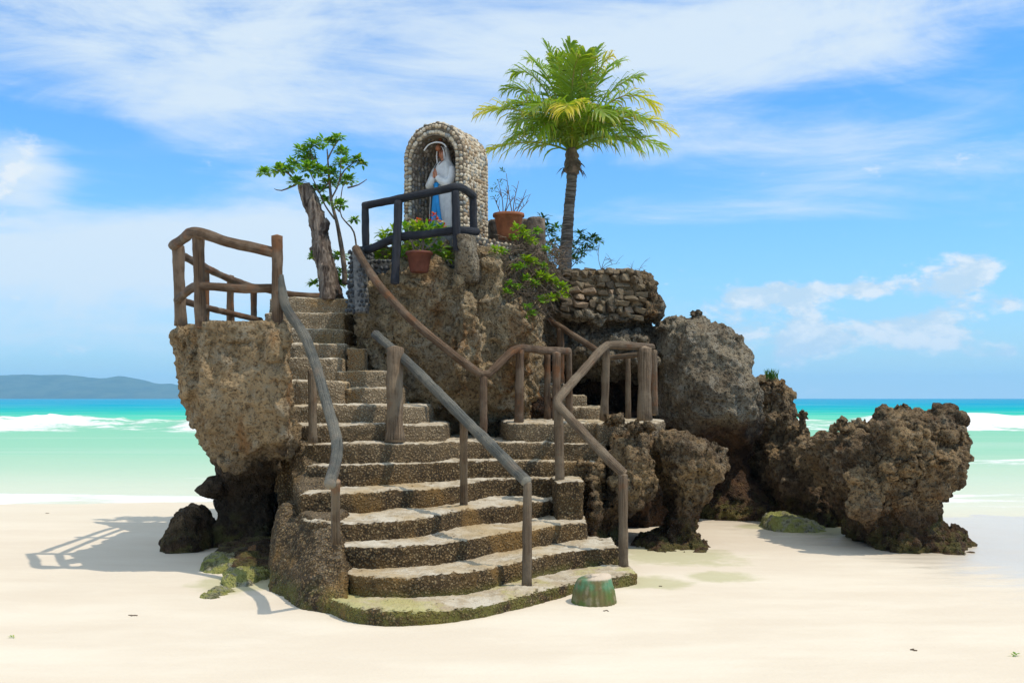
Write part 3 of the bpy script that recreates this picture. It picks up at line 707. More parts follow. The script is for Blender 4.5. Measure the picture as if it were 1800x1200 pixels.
# ------------------------------------------------------------------ staircase
def smooth_line(pts, n=8):
    out = []
    N = len(pts)
    for i in range(N-1):
        p0 = pts[max(i-1, 0)]; p1 = pts[i]; p2 = pts[i+1]; p3 = pts[min(i+2, N-1)]
        for j in range(n):
            u = j/n
            out.append(tuple(.5*((2*b)+(c-a)*u+(2*a-5*b+4*c-d)*u*u+(3*b-a-3*c+d)*u**3) for a, b, c, d in zip(p0, p1, p2, p3)))
    out.append(tuple(pts[-1])); return out
def step_part(parent, z, line, zbot, back, name='step', label=None, voxel=.021, sl=0.0, sr=0.0, mat='step', tilt=0.0):
    pts = smooth_line([(X_(px, Y), Y) for px, Y in line], 5)
    # corners rounded by the smoothing of the surface
    poly = list(pts)+[(pts[-1][0]+sr, back), (pts[0][0]+sl, back)]
    mb = MB(); mb.prism(poly, zbot, z)
    me = rough_mesh(mb, name, voxel, STEPD, 7)
    if tilt:
        for v in me.vertices: v.co.z -= tilt*min(1, max(0, (v.co.x+.9)/1.2))
    o = place(name, me, M[mat], parent)
    if label: o['label'] = label
    return o
def yz(z): return lambda py: (H-z)*F/(py-HZ)
ST = thing('staircase', (-.8, 8.6, 0), 'long weathered stairway of rounded pebbled steps climbing from the sand past the shrine rock', 'staircase')
def line_py(z, pts): f = yz(z); return [(px, f(py)) for px, py in pts]
step_part(ST, .10, line_py(.10, [(556, 1038), (585, 1052), (620, 1066), (670, 1073), (740, 1072), (810, 1068), (862, 1060), (928, 1044), (1016, 1023), (1080, 1014), (1121, 1006)]), -.25, 9.4, label='lowest slab, edged with green algae', sl=-.05, sr=-.05)
step_part(ST, .262, line_py(.262, [(585, 985), (603, 1002), (640, 1011), (690, 1014), (750, 1013), (810, 1008), (850, 1001), (872, 996), (888, 992), (920, 986), (960, 976), (1000, 968), (1040, 963), (1090, 961)]), -.1, 9.9)
step_part(ST, .427, line_py(.427, [(560, 940), (590, 957), (650, 961), (700, 960), (750, 956), (795, 951), (836, 945), (876, 937), (920, 932), (955, 928), (985, 921), (1033, 917)]), -.1, 10.3)
step_part(ST, .585, line_py(.585, [(527, 908), (546, 915), (600, 918), (650, 916), (700, 913), (750, 908), (790, 901), (815, 896), (850, 891), (900, 887), (940, 881), (985, 876), (1000, 876)]), -.1, 10.9)
step_part(ST, .768, line_py(.768, [(525, 868), (545, 866), (600, 865), (650, 864), (700, 860), (750, 857), (800, 852), (850, 845), (900, 841), (940, 841), (976, 842), (1021, 842)]), -.1, 11.2)
step_part(ST, .968, line_py(.968, [(538, 818), (610, 818), (670, 816)])+[(710, 9.95), (760, 10.2), (820, 10.5), (884, 10.65), (915, 10.7), (960, 10.75), (1058, 10.75)], .3, 11.6, tilt=.04)
step_part(ST, 1.16, [(534, 9.95), (600, 9.85), (690, 10.0), (750, 10.3), (806, 10.7), (860, 10.9), (900, 10.95), (976, 11.0), (1068, 11.0)], .4, 12.2, tilt=.04)
step_part(ST, 1.335, [(510, 10.2), (560, 10.1), (650, 10.2), (720, 10.45), (782, 10.75)], .3, 11.8)
step_part(ST, 1.525, [(486, 10.45), (570, 10.4), (650, 10.5), (700, 10.7), (751, 10.95)], .3, 12.0)
step_part(ST, 1.71, [(600, 10.95), (612, 10.85), (650, 10.85), (700, 10.95)], 1.3, 11.9)
step_part(ST, 1.78, [(482, 10.75), (540, 10.7), (595, 10.75), (611, 10.95)], .6, 12.1)
step_part(ST, 1.895, [(590, 11.2), (600, 11.15), (640, 11.15), (690, 11.2)], 1.5, 12.0)
step_part(ST, 2.045, [(502, 11.15), (550, 11.15), (592, 11.2), (606, 11.35)], 1.4, 12.3)
step_part(ST, 2.17, [(608, 11.45), (625, 11.4), (643, 11.45)], 1.8, 12.3)
step_part(ST, 2.22, [(497, 11.55), (550, 11.5), (600, 11.55), (612, 11.65)], 1.6, 12.6)
step_part(ST, 2.41, [(440, 11.95), (497, 11.9), (550, 11.9), (606, 11.95)], 1.8, 12.9)
step_part(ST, 2.625, [(463, 12.35), (510, 12.3), (560, 12.3), (606, 12.3)], 2.0, 13.3)
step_part(ST, 2.85, [(472, 12.75), (510, 12.7), (560, 12.7), (612, 12.7)], 2.2, 14.8, label='topmost step and landing in front of the dead trunk')
# rough side of the stair
mb = MB()
lv = []
for (z, pts) in [(.60, [(528, 8.85), (548, 8.60), (592, 8.50)]), (.45, [(498, 8.85), (552, 8.28), (598, 8.18)]), (.25, [(478, 8.75), (548, 8.00), (606, 7.84)]), (.08, [(470, 8.70), (540, 7.80), (606, 7.62)]), (-.25, [(468, 8.70), (536, 7.70), (606, 7.55)])]:
    q = [(X_(a, y), y) for a, y in pts]; lv.append((z, q+[(q[2][0], 10.0), (q[0][0], 10.0)]))
mb.polyrings(lv)
mb.loft([(886, 498, 528, 9.2, 10.0), (915, 485, 540, 8.95, 10.1), (955, 470, 552, 8.7, 10.1), (1000, 468, 550, 8.5, 10.1), (1060, 470, 550, 8.4, 10)], ref=.2, exp=2.4)
o = place('side_mound', rough_mesh(mb, 'side_mound', .02, [('clouds', .5, 2, .12, .5), ('clouds', .12, 3, .05, .5), ('cell', .045, 1, .02, .4)], 2), M['mound'], ST); o['label'] = 'rough speckled mound at the left foot of the stairs'
mb = MB()
mb.polyrings([(Z_(py, y), [(X_(a, y+.35), y+.35), (X_(b, y), y), (X_(b, y)+.25, y+.05), (X_(b, y)+.25, 11.5), (X_(a, y+.35), 11.5)]) for py, a, b, y in [(722, 489, 505, 10.55), (752, 498, 512, 10.3), (790, 505, 532, 10.02), (830, 511, 536, 9.75), (872, 516, 526, 9.1), (960, 522, 532, 8.9)]])
o = place('side_wall', rough_mesh(mb, 'side_wall', .022, [('clouds', .4, 2, .04, .5), ('cell', .045, 1, .02, .4)], 2), M['mound'], ST); o['label'] = 'plain grey brown cheek wall of the stair'
# block at the foot of the rail post, right end of the steps
mb = MB(); mb.prism([(X_(975, 10.2), 9.95), (X_(1022, 10.2), 9.95), (X_(1020, 10.5), 10.6), (X_(970, 10.5), 10.6)], .2, .79)
o = place('stair_block', rough_mesh(mb, 'stair_block', .02, STEPD, 3), M['step'], ST)

# landing on the right
LD = thing('landing', (.8, 11.4, 0), 'pale landing with a thick pebbled edge right of the stairway, ringed by log railings', 'landing')
step_part(LD, 1.335, [(884, 11.6), (893, 11.25), (920, 11.15), (976, 11.15), (1056, 11.2)], .5, 13.4, name='slab', sl=-.1)
step_part(LD, 1.335, [(1050, 11.0), (1075, 11.05), (1100, 11.1), (1140, 11.3), (1162, 11.8), (1168, 12.4)], 1.08, 13.6, name='slab')
BS = thing('back_staircase', (.7, 13.4, 1.3), 'short pale stairway rising behind the landing, seen between the railing posts', 'staircase')
for (z, a, b, y) in [(1.50, 1006, 1066, 12.7), (1.64, 975, 1032, 12.95), (1.79, 925, 996, 13.2), (1.94, 928, 992, 13.45), (2.08, 938, 965, 13.7)]:
    step_part(BS, z, [(a, y), ((a+b)/2, y-.02), (b, y)], z-.4, y+.8, voxel=.026)
# platform floor
PF = thing('platform', (-2.6, 10.5, 2.2), 'small cement platform on top of the overhanging rock, inside the log railing', 'platform')
mb = MB(); mb.prism([(X_(312, 10.15), 10.15), (X_(358, 9.33), 9.33), (X_(420, 9.31), 9.31), (X_(480, 9.33), 9.33), (X_(474, 10.5), 10.5), (X_(466, 12.9), 12.9), (X_(330, 13.5), 13.0), (X_(299, 10.1), 12.0)], 2.10, 2.30)
place('slab', rough_mesh(mb, 'slab', .022, [('clouds', .3, 2, .06, .5), ('clouds', .1, 2, .03, .5), ('cell', .05, 1, .03, .4)], 3), M['platrock'], PF)
mb = MB(); mb.loft([(582, 470, 500, 9.3, 9.7), (600, 468, 502, 9.25, 9.75), (635, 468, 503, 9.25, 9.8)])
place('post_base', rough_mesh(mb, 'post_base', .02, STEPD, 2), M['platrock'], PF)

# ------------------------------------------------------------------ log railings
def railing(label, posts, rails, mat, rmat=None, loc=None, group='log railings'):
    rmat = rmat or mat
    base = loc or posts[0][0]
    T = thing('railing', Vector(base), label, 'railing', group)
    for i, pp in enumerate(posts):
        pts, r = pp[:-1], pp[-1]
        mb = MB(); rr = [r*1.22]+[r]*(len(pts)-1)
        pts = [Vector(q) for q in pts]
        mid = [pts[0], pts[0].lerp(pts[-1], .12)]+pts[1:]; rr = [r*1.12, r*1.0]+[r]*(len(pts)-1)
        mb.tube(mid, rr, 12, .16, i*3.7, .05, curve=False)
        mb.build('post', M[mat], T)
    for i, rl in enumerate(rails):
        pts, r = rl[:-1], rl[-1]; mt = rmat
        if isinstance(r, tuple): r, mt = r
        mb = MB(); mb.tube(pts, r, 12, .14, 20+i*5.1, .05)
        mb.build('rail', M[mt], T)
    return T
# platform railing
railing('brown log railing round the small platform at the upper left',
    [(P(353, 574, 9.40), P(348, 408, 9.35), .052), (P(318, 572, 10.25), P(313, 432, 10.2), .058), (P(488, 600, 9.4), P(487, 415, 9.4), .052),
     (P(361, 580, 11.5), P(361, 468, 11.5), .045), (P(405, 590, 12.4), P(405, 485, 12.4), .045), (P(446, 600, 13.2), P(446, 507, 13.2), .042)],
    [(P(304, 432, 10.2), P(322, 420, 9.8), P(344, 408, 9.3), P(400, 425, 9.35), P(440, 434, 9.4), P(484, 444, 9.4), .048),
     (P(312, 528, 10.2), P(338, 506, 9.6), P(360, 503, 9.35), P(420, 507, 9.4), P(484, 506, 9.45), .040),
     (P(318, 448, 10.3), P(361, 470, 11.3), P(403, 490, 12.2), P(450, 505, 13.0), P(510, 517, 13.6), P(575, 521, 14.0), .042),
     (P(318, 528, 10.3), P(361, 540, 11.4), P(403, 550, 12.3), P(458, 563, 13.1), .036)], 'log')
# curving grey handrail left of the steps
railing('bent grey handrail with two posts, down the left side of the steps',
    [(P(550, 778, 9.75), P(549, 650, 9.75), .042), (P(590, 952, 7.85), P(590, 845, 7.6), .037)],
    [(P(490, 485, 9.4), P(503, 540, 9.35), P(535, 590, 9.2), P(556, 645, 9.0), P(572, 700, 8.75), P(590, 765, 8.2), P(592, 800, 7.9), P(580, 850, 7.55), .046)], 'post', 'greylog')
# straight grey handrail down the middle
railing('straight thick grey handrail sloping down the middle of the steps',
    [(P(694, 776, 10.15), P(694, 612, 10.35), .085), (P(815, 890, 9.7), P(815, 738, 9.15), .036), (P(926, 1030, 8.12), P(927, 848, 8.15), .036)],
    [(P(660, 588, 10.95), P(720, 640, 10.2), P(815, 735, 9.1), P(880, 800, 8.5), P(925, 846, 8.13), .048)], 'post', 'greylog')
# brown handrail from the pillar, with a dip, to the landing
railing('brown handrail from the pebbled pillar dipping and rising to the landing',
    [(P(850, 775, 11.0), P(850, 662, 11.0), .042), (P(912, 742, 11.35), P(914, 615, 11.3), .048), (P(978, 738, 11.6), P(978, 620, 11.6), .046),
     (P(962, 738, 12.2), P(962, 622, 12.2), .038), (P(1001, 735, 12.3), P(1000, 618, 12.1), .040)],
    [(P(625, 436, 11.55), P(640, 462, 11.4), P(672, 508, 11.1), P(728, 566, 10.95), P(800, 625, 10.9), P(848, 658, 11.0), P(868, 648, 11.05), P(895, 622, 11.2), P(915, 612, 11.3), P(960, 616, 11.6), P(1000, 617, 12.1), .044)], 'log')
# right handrail
railing('zigzag brown handrail up the right side to the railed landing corner',
    [(P(1096, 1000, 9.1), P(1095, 834, 9.1), .042), (P(984, 852, 10.2), P(982, 722, 10.2), .045), (P(1062, 738, 11.4), P(1066, 615, 11.3), .046),
     (P(1133, 738, 11.6), P(1133, 612, 11.6), .082), (P(1150, 728, 11.9), P(1148, 616, 11.9), .046), (P(1104, 735, 13.0), P(1104, 625, 13.0), .035)],
    [(P(1097, 832, 9.1), P(1075, 812, 9.2), P(1030, 765, 9.7), P(990, 722, 10.1), P(980, 706, 10.2), P(992, 688, 10.3), P(1030, 645, 10.8), P(1060, 612, 11.2), P(1075, 606, 11.3), P(1110, 608, 11.5), P(1146, 610, 11.8), .046),
     (P(1068, 629, 13.0), P(1135, 622, 12.6), .034)], 'post')
railing('thin short handrail behind the landing, sloping down to the right',
    [(P(985, 672, 13.2), P(985, 578, 13.2), .05)], [(P(966, 562, 13.4), P(1000, 584, 13.1), P(1050, 616, 12.8), .038)], 'log')
# black railing before the shrine
railing('black painted railing in front of the arched shrine',
    [(P(643, 440, 11.75), P(642, 362, 11.75), .042), (P(694, 498, 11.3), P(701, 354, 11.45), .046), (P(804, 440, 11.2), P(800, 336, 11.2), .046), (P(833, 410, 11.8), P(831, 344, 11.8), .044)],
    [(P(640, 362, 11.75), P(700, 350, 11.5), P(760, 338, 11.3), P(800, 329, 11.2), P(815, 332, 11.5), P(832, 345, 11.8), .046),
     (P(622, 440, 11.75), P(650, 438, 11.7), P(698, 418, 11.45), P(750, 412, 11.3), P(802, 405, 11.25), P(838, 408, 11.6), .046)], 'blacklog', group='painted railings')

# ------------------------------------------------------------------ pebble work
def pebble_mesh():
    vs, fs = [], []
    for r, z in ((1, -.15), (.96, .25), (.6, .62)):
        for k in range(8):
            a = 2*math.pi*k/8; vs.append((r*math.cos(a), r*math.sin(a), z))
    vs.append((0, 0, .75))
    for i in range(2):
        for k in range(8): fs.append((i*8+k, i*8+(k+1) % 8, (i+1)*8+(k+1) % 8, (i+1)*8+k))
    for k in range(8): fs.append((16+k, 16+(k+1) % 8, 24))
    return vs, fs
PV, PFc = pebble_mesh()
def frame(n, up=Vector((0, 0, 1))):
    n = n.normalized(); u = up-n*up.dot(n)
    if u.length < 1e-3: u = Vector((1, 0, 0))-n*n.x
    u.normalize(); return u.cross(n).normalized(), u, n   # right, up, normal
def peb_mats(p, n, sx, sy, sz, rot):
    r, u, n = frame(n)
    c, s = math.cos(rot), math.sin(rot)
    a = r*c+u*s; b = -r*s+u*c
    return Matrix(((a.x*sx, b.x*sy, n.x*sz, p.x), (a.y*sx, b.y*sy, n.y*sz, p.y), (a.z*sx, b.z*sy, n.z*sz, p.z), (0, 0, 0, 1)))
def pebble_stuff(parent, name, items, mat, label=None):
    mb = MB()
    for mt in items: mb.add([mt @ Vector(v) for v in PV], PFc)
    o = mb.build(name, M[mat], parent); o['kind'] = 'stuff'
    if label: o['label'] = label
    return o
def pebble_parts(parent, name, items, mat):
    me = bpy.data.meshes.new(name); me.from_pydata(PV, [], PFc)
    me.polygons.foreach_set('use_smooth', [True]*len(me.polygons)); me.materials.append(M[mat])
    w = Matrix.Translation(world_loc(parent)).inverted()
    for mt in items:
        o = bpy.data.objects.new(name, me); COL.objects.link(o); o.parent = parent; o.matrix_local = w @ mt

# shrine niche
NA = R(25); NO = P(762, 436, 12.35)
wv = Vector((math.cos(NA), -math.sin(NA), 0)); dv = Vector((math.sin(NA), math.cos(NA), 0)); zv = Vector((0, 0, 1))
def NP(a, d, z): return NO+wv*a+dv*d+zv*z
HW, ZS, IW = .405, 1.10, .300          # outer half width, spring height, inner half width
IZ = 1.06
NI = thing('shrine_niche', NO, 'arched shrine niche covered in pale beach pebbles, open towards the stairs', 'shrine')
def outer_profile(n):
    L1 = ZS; L2 = math.pi*HW; T = 2*L1+L2; out = []
    for i in range(n+1):
        s = T*i/n
        if s < L1: out.append((-HW, s, -1, 0))
        elif s < L1+L2: a = math.pi-(s-L1)/HW; out.append((HW*math.cos(a), ZS+HW*math.sin(a), math.cos(a), math.sin(a)))
        else: out.append((HW, ZS-(s-L1-L2), 1, 0))
    return out, T
def inner_hw(z): return IW if z < IZ else math.sqrt(max(1e-4, IW*IW-(z-IZ)**2))
DEP = .66
mb = MB(); op, _ = outer_profile(40)
# outer shell
vs = [NP(a, 0, z) for a, z, _, _ in op]+[NP(a, DEP, z) for a, z, _, _ in op]; n = len(op)
mb.add(vs, [(i, i+1, n+i+1, n+i) for i in range(n-1)])
mb.add([NP(a, DEP, z) for a, z, _, _ in op], [tuple(range(n))])
# inner apse
zl = [IZ*i/12 for i in range(13)]+[IZ+IW*math.sin(math.pi/2*i/10)*.999 for i in range(1, 11)]
vs, fs = [], []
for z in zl:
    h = inner_hw(z)
    for k in range(17):
        ph = math.pi*k/16; vs.append(NP(-h*math.cos(ph), .50*(h/IW)*math.sin(ph), z))
for i in range(len(zl)-1):
    for k in range(16): fs.append((i*17+k, i*17+k+1, (i+1)*17+k+1, (i+1)*17+k))
mb.add(vs, fs)
# front ring
ip = []
for (a, z, _, _) in op:
    if z <= ZS: ip.append((-IW if a < 0 else IW, min(z, IZ)))
    else:
        an = math.atan2(z-ZS, a); ip.append((IW*math.cos(an), IZ+IW*math.sin(an)))
vs = [NP(a, 0, z) for a, z, _, _ in op]+[NP(a, 0, z) for a, z in ip]
mb.add(vs, [(i, n+i, n+i+1, i+1) for i in range(n-1)])
mb.add([NP(-HW, 0, 0), NP(HW, 0, 0), NP(HW, DEP, 0), NP(-HW, DEP, 0)], [(0, 1, 2, 3)])
mb.build('shell', M['mortar'], NI)
r2 = random.Random(3)
rim, outer, inner = [], [], []
cnt = 74
pr, T = outer_profile(cnt)
for i, (a, z, na, nz) in enumerate(pr):
    for row in range(2):
        q = .28+.46*row
        an = math.atan2(z-ZS, a) if z > ZS else None
        if an is None: aa = (-1 if a < 0 else 1)*(HW*(1-q)+IW*q+.0); zz = z
        else: rr = HW*(1-q)+IW*q; aa = rr*math.cos(an); zz = (ZS*(1-q)+IZ*q)+rr*math.sin(an)
        rim.append(peb_mats(NP(aa+r2.uniform(-.004, .004), 0, zz+r2.uniform(-.01, .01)), -dv, .026*r2.uniform(.8, 1.15), .024*r2.uniform(.8, 1.2), .028, r2.uniform(-.5, .5)))
for i in range(cnt+8):
    pr2, _ = outer_profile(cnt+8)
    a, z, na, nz = pr2[i]
    nw = wv*na+zv*nz
    d = .025
    while d < DEP:
        dd = d+r2.uniform(-.008, .008)
        outer.append(peb_mats(NP(a, dd, z+(r2.uniform(-.012, .012))), nw, .023*r2.uniform(.7, 1.15), .029*r2.uniform(.75, 1.25), .026, r2.uniform(-.5, .5)))
        d += .046
z = .02
while z < IZ+IW*.97:
    h = inner_hw(z); m_ = max(3, int(math.pi*h*1.28/.047))
    for k in range(m_):
        ph = math.pi*(k+.5+r2.uniform(-.2, .2))/m_
        nrm = -( -wv*math.cos(ph)+dv*math.sin(ph)*.7)
        if z > IZ: nrm = nrm*(h/IW)-zv*((z-IZ)/IW)
        inner.append(peb_mats(NP(-h*math.cos(ph), .5*(h/IW)*math.sin(ph), z+r2.uniform(-.012, .012)), nrm, .022*r2.uniform(.75, 1.15), .027*r2.uniform(.8, 1.2), .022, r2.uniform(-.5, .5)))
    z += .047
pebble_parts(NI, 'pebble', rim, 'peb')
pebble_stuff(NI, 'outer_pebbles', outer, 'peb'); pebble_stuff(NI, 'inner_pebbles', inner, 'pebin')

# pebbled pillar and low walls
def pebbled_wall(name, label, quads, mat, grout, sp, depth, cat='wall', stuff=True):
    """quads: list of (bottom-left, bottom-right, top-right, top-left) facing the camera"""
    T = thing(name, quads[0][0], label, cat)
    mb = MB()
    for (a, b, c, d) in quads:
        nrm = (b-a).cross(d-a).normalized()
        bk = -nrm*depth
        mb.add([a, b, c, d, a+bk, b+bk, c+bk, d+bk], [(0, 1, 2, 3), (5, 4, 7, 6), (4, 0, 3, 7), (1, 5, 6, 2), (3, 2, 6, 7), (4, 5, 1, 0)])
    me = rough_mesh(mb, 'core', .02, [('clouds', .2, 2, .012, .9)], 0)
    place('core', me, M[grout], T)
    items = []
    for (a, b, c, d) in quads:
        nrm = (b-a).cross(d-a).normalized()
        W_ = (b-a).length; H_ = (d-a).length
        ni, nj = max(1, int(W_/sp)), max(1, int(H_/(sp*1.1)))
        for i in range(ni):
            for j in range(nj):
                u = (i+.5+(.25 if j % 2 else -.25)+r2.uniform(-.15, .15))/ni; v = (j+.5+r2.uniform(-.2, .2))/nj
                p = (a.lerp(b, u)).lerp(d.lerp(c, u), v)
                items.append(peb_mats(p+nrm*.010, nrm, sp*.46*r2.uniform(.7, 1.1), sp*.55*r2.uniform(.7, 1.15), sp*.5, r2.uniform(-.7, .7)))
    pebble_stuff(T, 'pebbles', items, mat)
    return T
def Q(p0, p1, p2, p3): return (Vector(p0), Vector(p1), Vector(p2), Vector(p3))
pebbled_wall('pebbled_pillar', 'narrow pillar set with dark blue grey pebbles, at the top of the steps', [
    Q(P(608, 552, 11.7), P(642, 550, 11.6), P(636, 436, 11.65), P(614, 440, 11.75)),
    Q(P(642, 550, 11.6), P(662, 545, 12.3), P(655, 445, 12.3), P(636, 436, 11.65))], 'peblue', 'palegrout', .05, .12)
pebbled_wall('pebbled_wall', 'low wall of dark blue grey pebbles behind the lower flowerpot', [
    Q(P(646, 505, 12.0), P(820, 505, 12.0), P(815, 455, 12.0), P(650, 455, 12.0))], 'peblue', 'palegrout', .055, .2)
pebbled_wall('pebbled_ledge', 'sloping ledge edged with grey pebbles beneath the larger flowerpot', [
    Q(P(828, 452, 12.1), P(915, 466, 12.0), P(917, 434, 12.05), P(832, 412, 12.15))], 'peb', 'palegrout', .05, .5, cat='ledge')
# cement foot under the black railing
mb = MB(); mb.loft([(418, 795, 836, 11.1, 12.0), (440, 800, 838, 11.1, 12.0), (470, 798, 845, 11.2, 12.2), (500, 795, 850, 11.4, 12.2)], exp=2.4)
o = place('cement_footing', rough_mesh(mb, 'cement_footing', .022, [('clouds', .2, 2, .07, .5), ('clouds', .05, 2, .02, .5)], 2), M['grey']); set_props(o, 'rough grey cement footing below the right corner of the black railing', 'footing')
# brown block behind the larger pot
mb = MB(); mb.loft([(389, 858, 957, 12.9, 13.5), (420, 858, 958, 12.9, 13.6), (480, 858, 960, 12.9, 13.8)], exp=6)
mb.loft([(386, 926, 958, 12.6, 13.3), (430, 926, 958, 12.6, 13.4), (490, 926, 962, 12.5, 13.6)], exp=5)
o = place('earth_block', rough_mesh(mb, 'earth_block', .025, [('clouds', .15, 3, .05, .5), ('clouds', .04, 2, .03, .5)], 1), M['bark']); set_props(o, 'rough brown block of rooty earth behind the larger flowerpot', 'block')

# rubble wall of single stones
RW = thing('rubble_wall', P(1070, 560, 13.6), 'low wall of rough rubble stones on the rock face below the palm', 'wall')
smesh = []
for k in range(9):
    bm = bmesh.new(); q9 = random.Random(50+k)
    for _ in range(15):
        d = Vector((q9.gauss(0, 1), q9.gauss(0, 1), q9.gauss(0, 1))).normalized()
        d = Vector([math.copysign(abs(c)**.7, c) for c in d])*q9.uniform(.85, 1.05); bm.verts.new(d)
    bmesh.ops.convex_hull(bm, input=bm.verts)
    for v in [v for v in bm.verts if not v.link_faces]: bm.verts.remove(v)
    me = bpy.data.meshes.new('stone'); bm.to_mesh(me); bm.free(); me.materials.append(M['stone']); smesh.append(me)
nst = 0
mb = MB(); mb.loft([(484, 990, 1140, 13.45, 14.9), (500, 984, 1148, 13.40, 14.9), (548, 978, 1146, 13.40, 14.9)], exp=5); mb.ball(P(1138, 508, 13.6), (.12, .25, .14), 3, .5); mb.ball(P(1146, 530, 13.6), (.10, .25, .10), 3, .5); mb.ball(P(1136, 545, 13.55), (.14, .25, .10), 3, .5)
place('core', rough_mesh(mb, 'core', .022, [('clouds', .2, 2, .08, .5), ('cell', .07, 1, .07, .5), ('clouds', .04, 2, .03, .5)], 1), M['coral'], RW)
y = 480
while y < 556:
    x = 984+r2.uniform(-4, 4); hh = r2.uniform(9, 14)
    while x < 1130:
        w = r2.uniform(10, 27)*(.7 if y < 484 else 1)
        xr = 1130
        if x+w/2 > xr: break
        cx = x+w/2; top = 478+max(0, (cx-1100))*.16
        yy = y+max(0, cx-1100)*.12+r2.uniform(-2, 2)
        Yc = 13.42+r2.uniform(-.06, .05)-(.05 if y > 520 else 0)
        o = bpy.data.objects.new('stone', r2.choice(smesh)); COL.objects.link(o); o.parent = RW
        s = 13.5/F
        o.location = P(cx, yy, Yc)-RW.location; o.scale = (w*.58*s, .12, hh*.60*s)
        o.rotation_euler = (r2.uniform(-.2, .2), r2.uniform(-.22, .22), r2.uniform(-.3, .3)); nst += 1
        x += w
    y += hh*.86
for k in range(11):      # stones along the top edge going back
    o = bpy.data.objects.new('stone', r2.choice(smesh)); COL.objects.link(o); o.parent = RW
    o.location = P(985+k*13, 476+max(0, k-9)*4+r2.uniform(-2, 2), 13.7+r2.uniform(0, .3))-RW.location
    s = r2.uniform(.05, .08); o.scale = (s*1.2, s, s*.7); o.rotation_euler = (0, 0, r2.uniform(0, 3))

# ------------------------------------------------------------------ statue
SO = NP(.03, .20, .16)   # foot of the statue
fa = NA+R(12)
fw = Vector((-math.sin(fa), -math.cos(fa), 0)); sw = Vector((math.cos(fa), -math.sin(fa), 0))
S_ = 1.07
def SP(a, d, z): return SO+sw*a*S_+fw*d*S_+zv*z*S_
STT = thing('statue', SO, 'painted praying statue in a white robe with a blue sash, inside the shrine niche', 'statue')
def body_loft(parent, name, secs, mat, seg=40, fold=0.0, nf=9, a0=0.0, a1=2*math.pi, sub=0):
    """secs: (z, half width, half depth, centre depth offset, centre side offset)"""
    vs, fs, closed = [], [], abs(a1-a0-2*math.pi) < 1e-6
    ns = seg if closed else seg+1
    for i, s in enumerate(secs):
        z, hw, hd, cd, cs = s
        for k in range(ns):
            th = a0+(a1-a0)*k/seg
            fr = 1+fold*(1 if i else .5)*math.sin(nf*th+2.1*math.sin(th*2+z*3))*min(1, (secs[-1][0]-z)*4 if secs[-1][0] > z else 0)
            vs.append(SP(cs+hw*fr*math.cos(th), cd+hd*fr*math.sin(th), z))
    for i in range(len(secs)-1):
        for k in range(seg):
            k2 = (k+1) % seg if closed else k+1
            fs.append((i*ns+k, i*ns+k2, (i+1)*ns+k2, (i+1)*ns+k))
    if closed: fs.append(tuple(range(ns-1, -1, -1))); fs.append(tuple((len(secs)-1)*ns+k for k in range(ns)))
    mb = MB(); mb.add(vs, fs); return mb.build(name, M[mat], parent)
body_loft(STT, 'robe', [(0, .150, .125, 0, 0), (.04, .160, .13, 0, 0), (.25, .150, .12, 0, 0), (.45, .140, .11, 0, 0), (.60, .130, .10, 0, 0), (.70, .120, .095, 0, 0), (.76, .115, .085, 0, 0), (.82, .095, .07, 0, 0), (.855, .05, .05, .005, 0)], 'white', fold=.055, nf=11)
# cloak: open in front, from the shoulders to the hem
body_loft(STT, 'cloak', [(.03, .185, .15, -.01, 0), (.25, .182, .145, -.01, 0), (.45, .178, .135, -.01, 0), (.60, .172, .125, -.005, 0), (.70, .155, .115, 0, 0), (.78, .135, .10, 0, 0), (.84, .095, .075, 0, 0), (.875, .062, .06, -.005, 0)], 'white', fold=.045, nf=13, a0=math.pi/2+.62, a1=math.pi*2.5-.62)
# sleeves + praying hands
for sgn in (-1, 1):
    mb = MB(); mb.tube([SP(sgn*.120, .0, .77), SP(sgn*.150, .035, .66), SP(sgn*.135, .085, .585), SP(sgn*.075, .125, .61), SP(sgn*.028, .145, .655)], [.05, .052, .055, .046, .034], 14, .10, sgn*2, .015)
    mb.build('sleeve', M['white'], STT)
    hand = MB(); hand.tube([SP(sgn*.022, .145, .655), SP(sgn*.013, .150, .685), SP(sgn*.010, .147, .710)], [.015, .017, .015], 10, 0, 0, .01)
    h_ = hand.build('hand', M['skin'], STT)
    for fk, (fd, fl) in enumerate([(.158, .742), (.151, .752), (.144, .748), (.137, .738)]):
        g = MB(); g.tube([SP(sgn*.010, fd-.004, .700), SP(sgn*.008, fd, .72), SP(sgn*.005, fd, fl)], [.0058, .0055, .0045], 6, 0, 0, .01); g.build('finger', M['skin'], h_)
    g = MB(); g.tube([SP(sgn*.012, .160, .68), SP(sgn*.010, .172, .70), SP(sgn*.006, .174, .718)], [.006, .006, .005], 6, 0, 0, .01); g.build('thumb', M['skin'], h_)
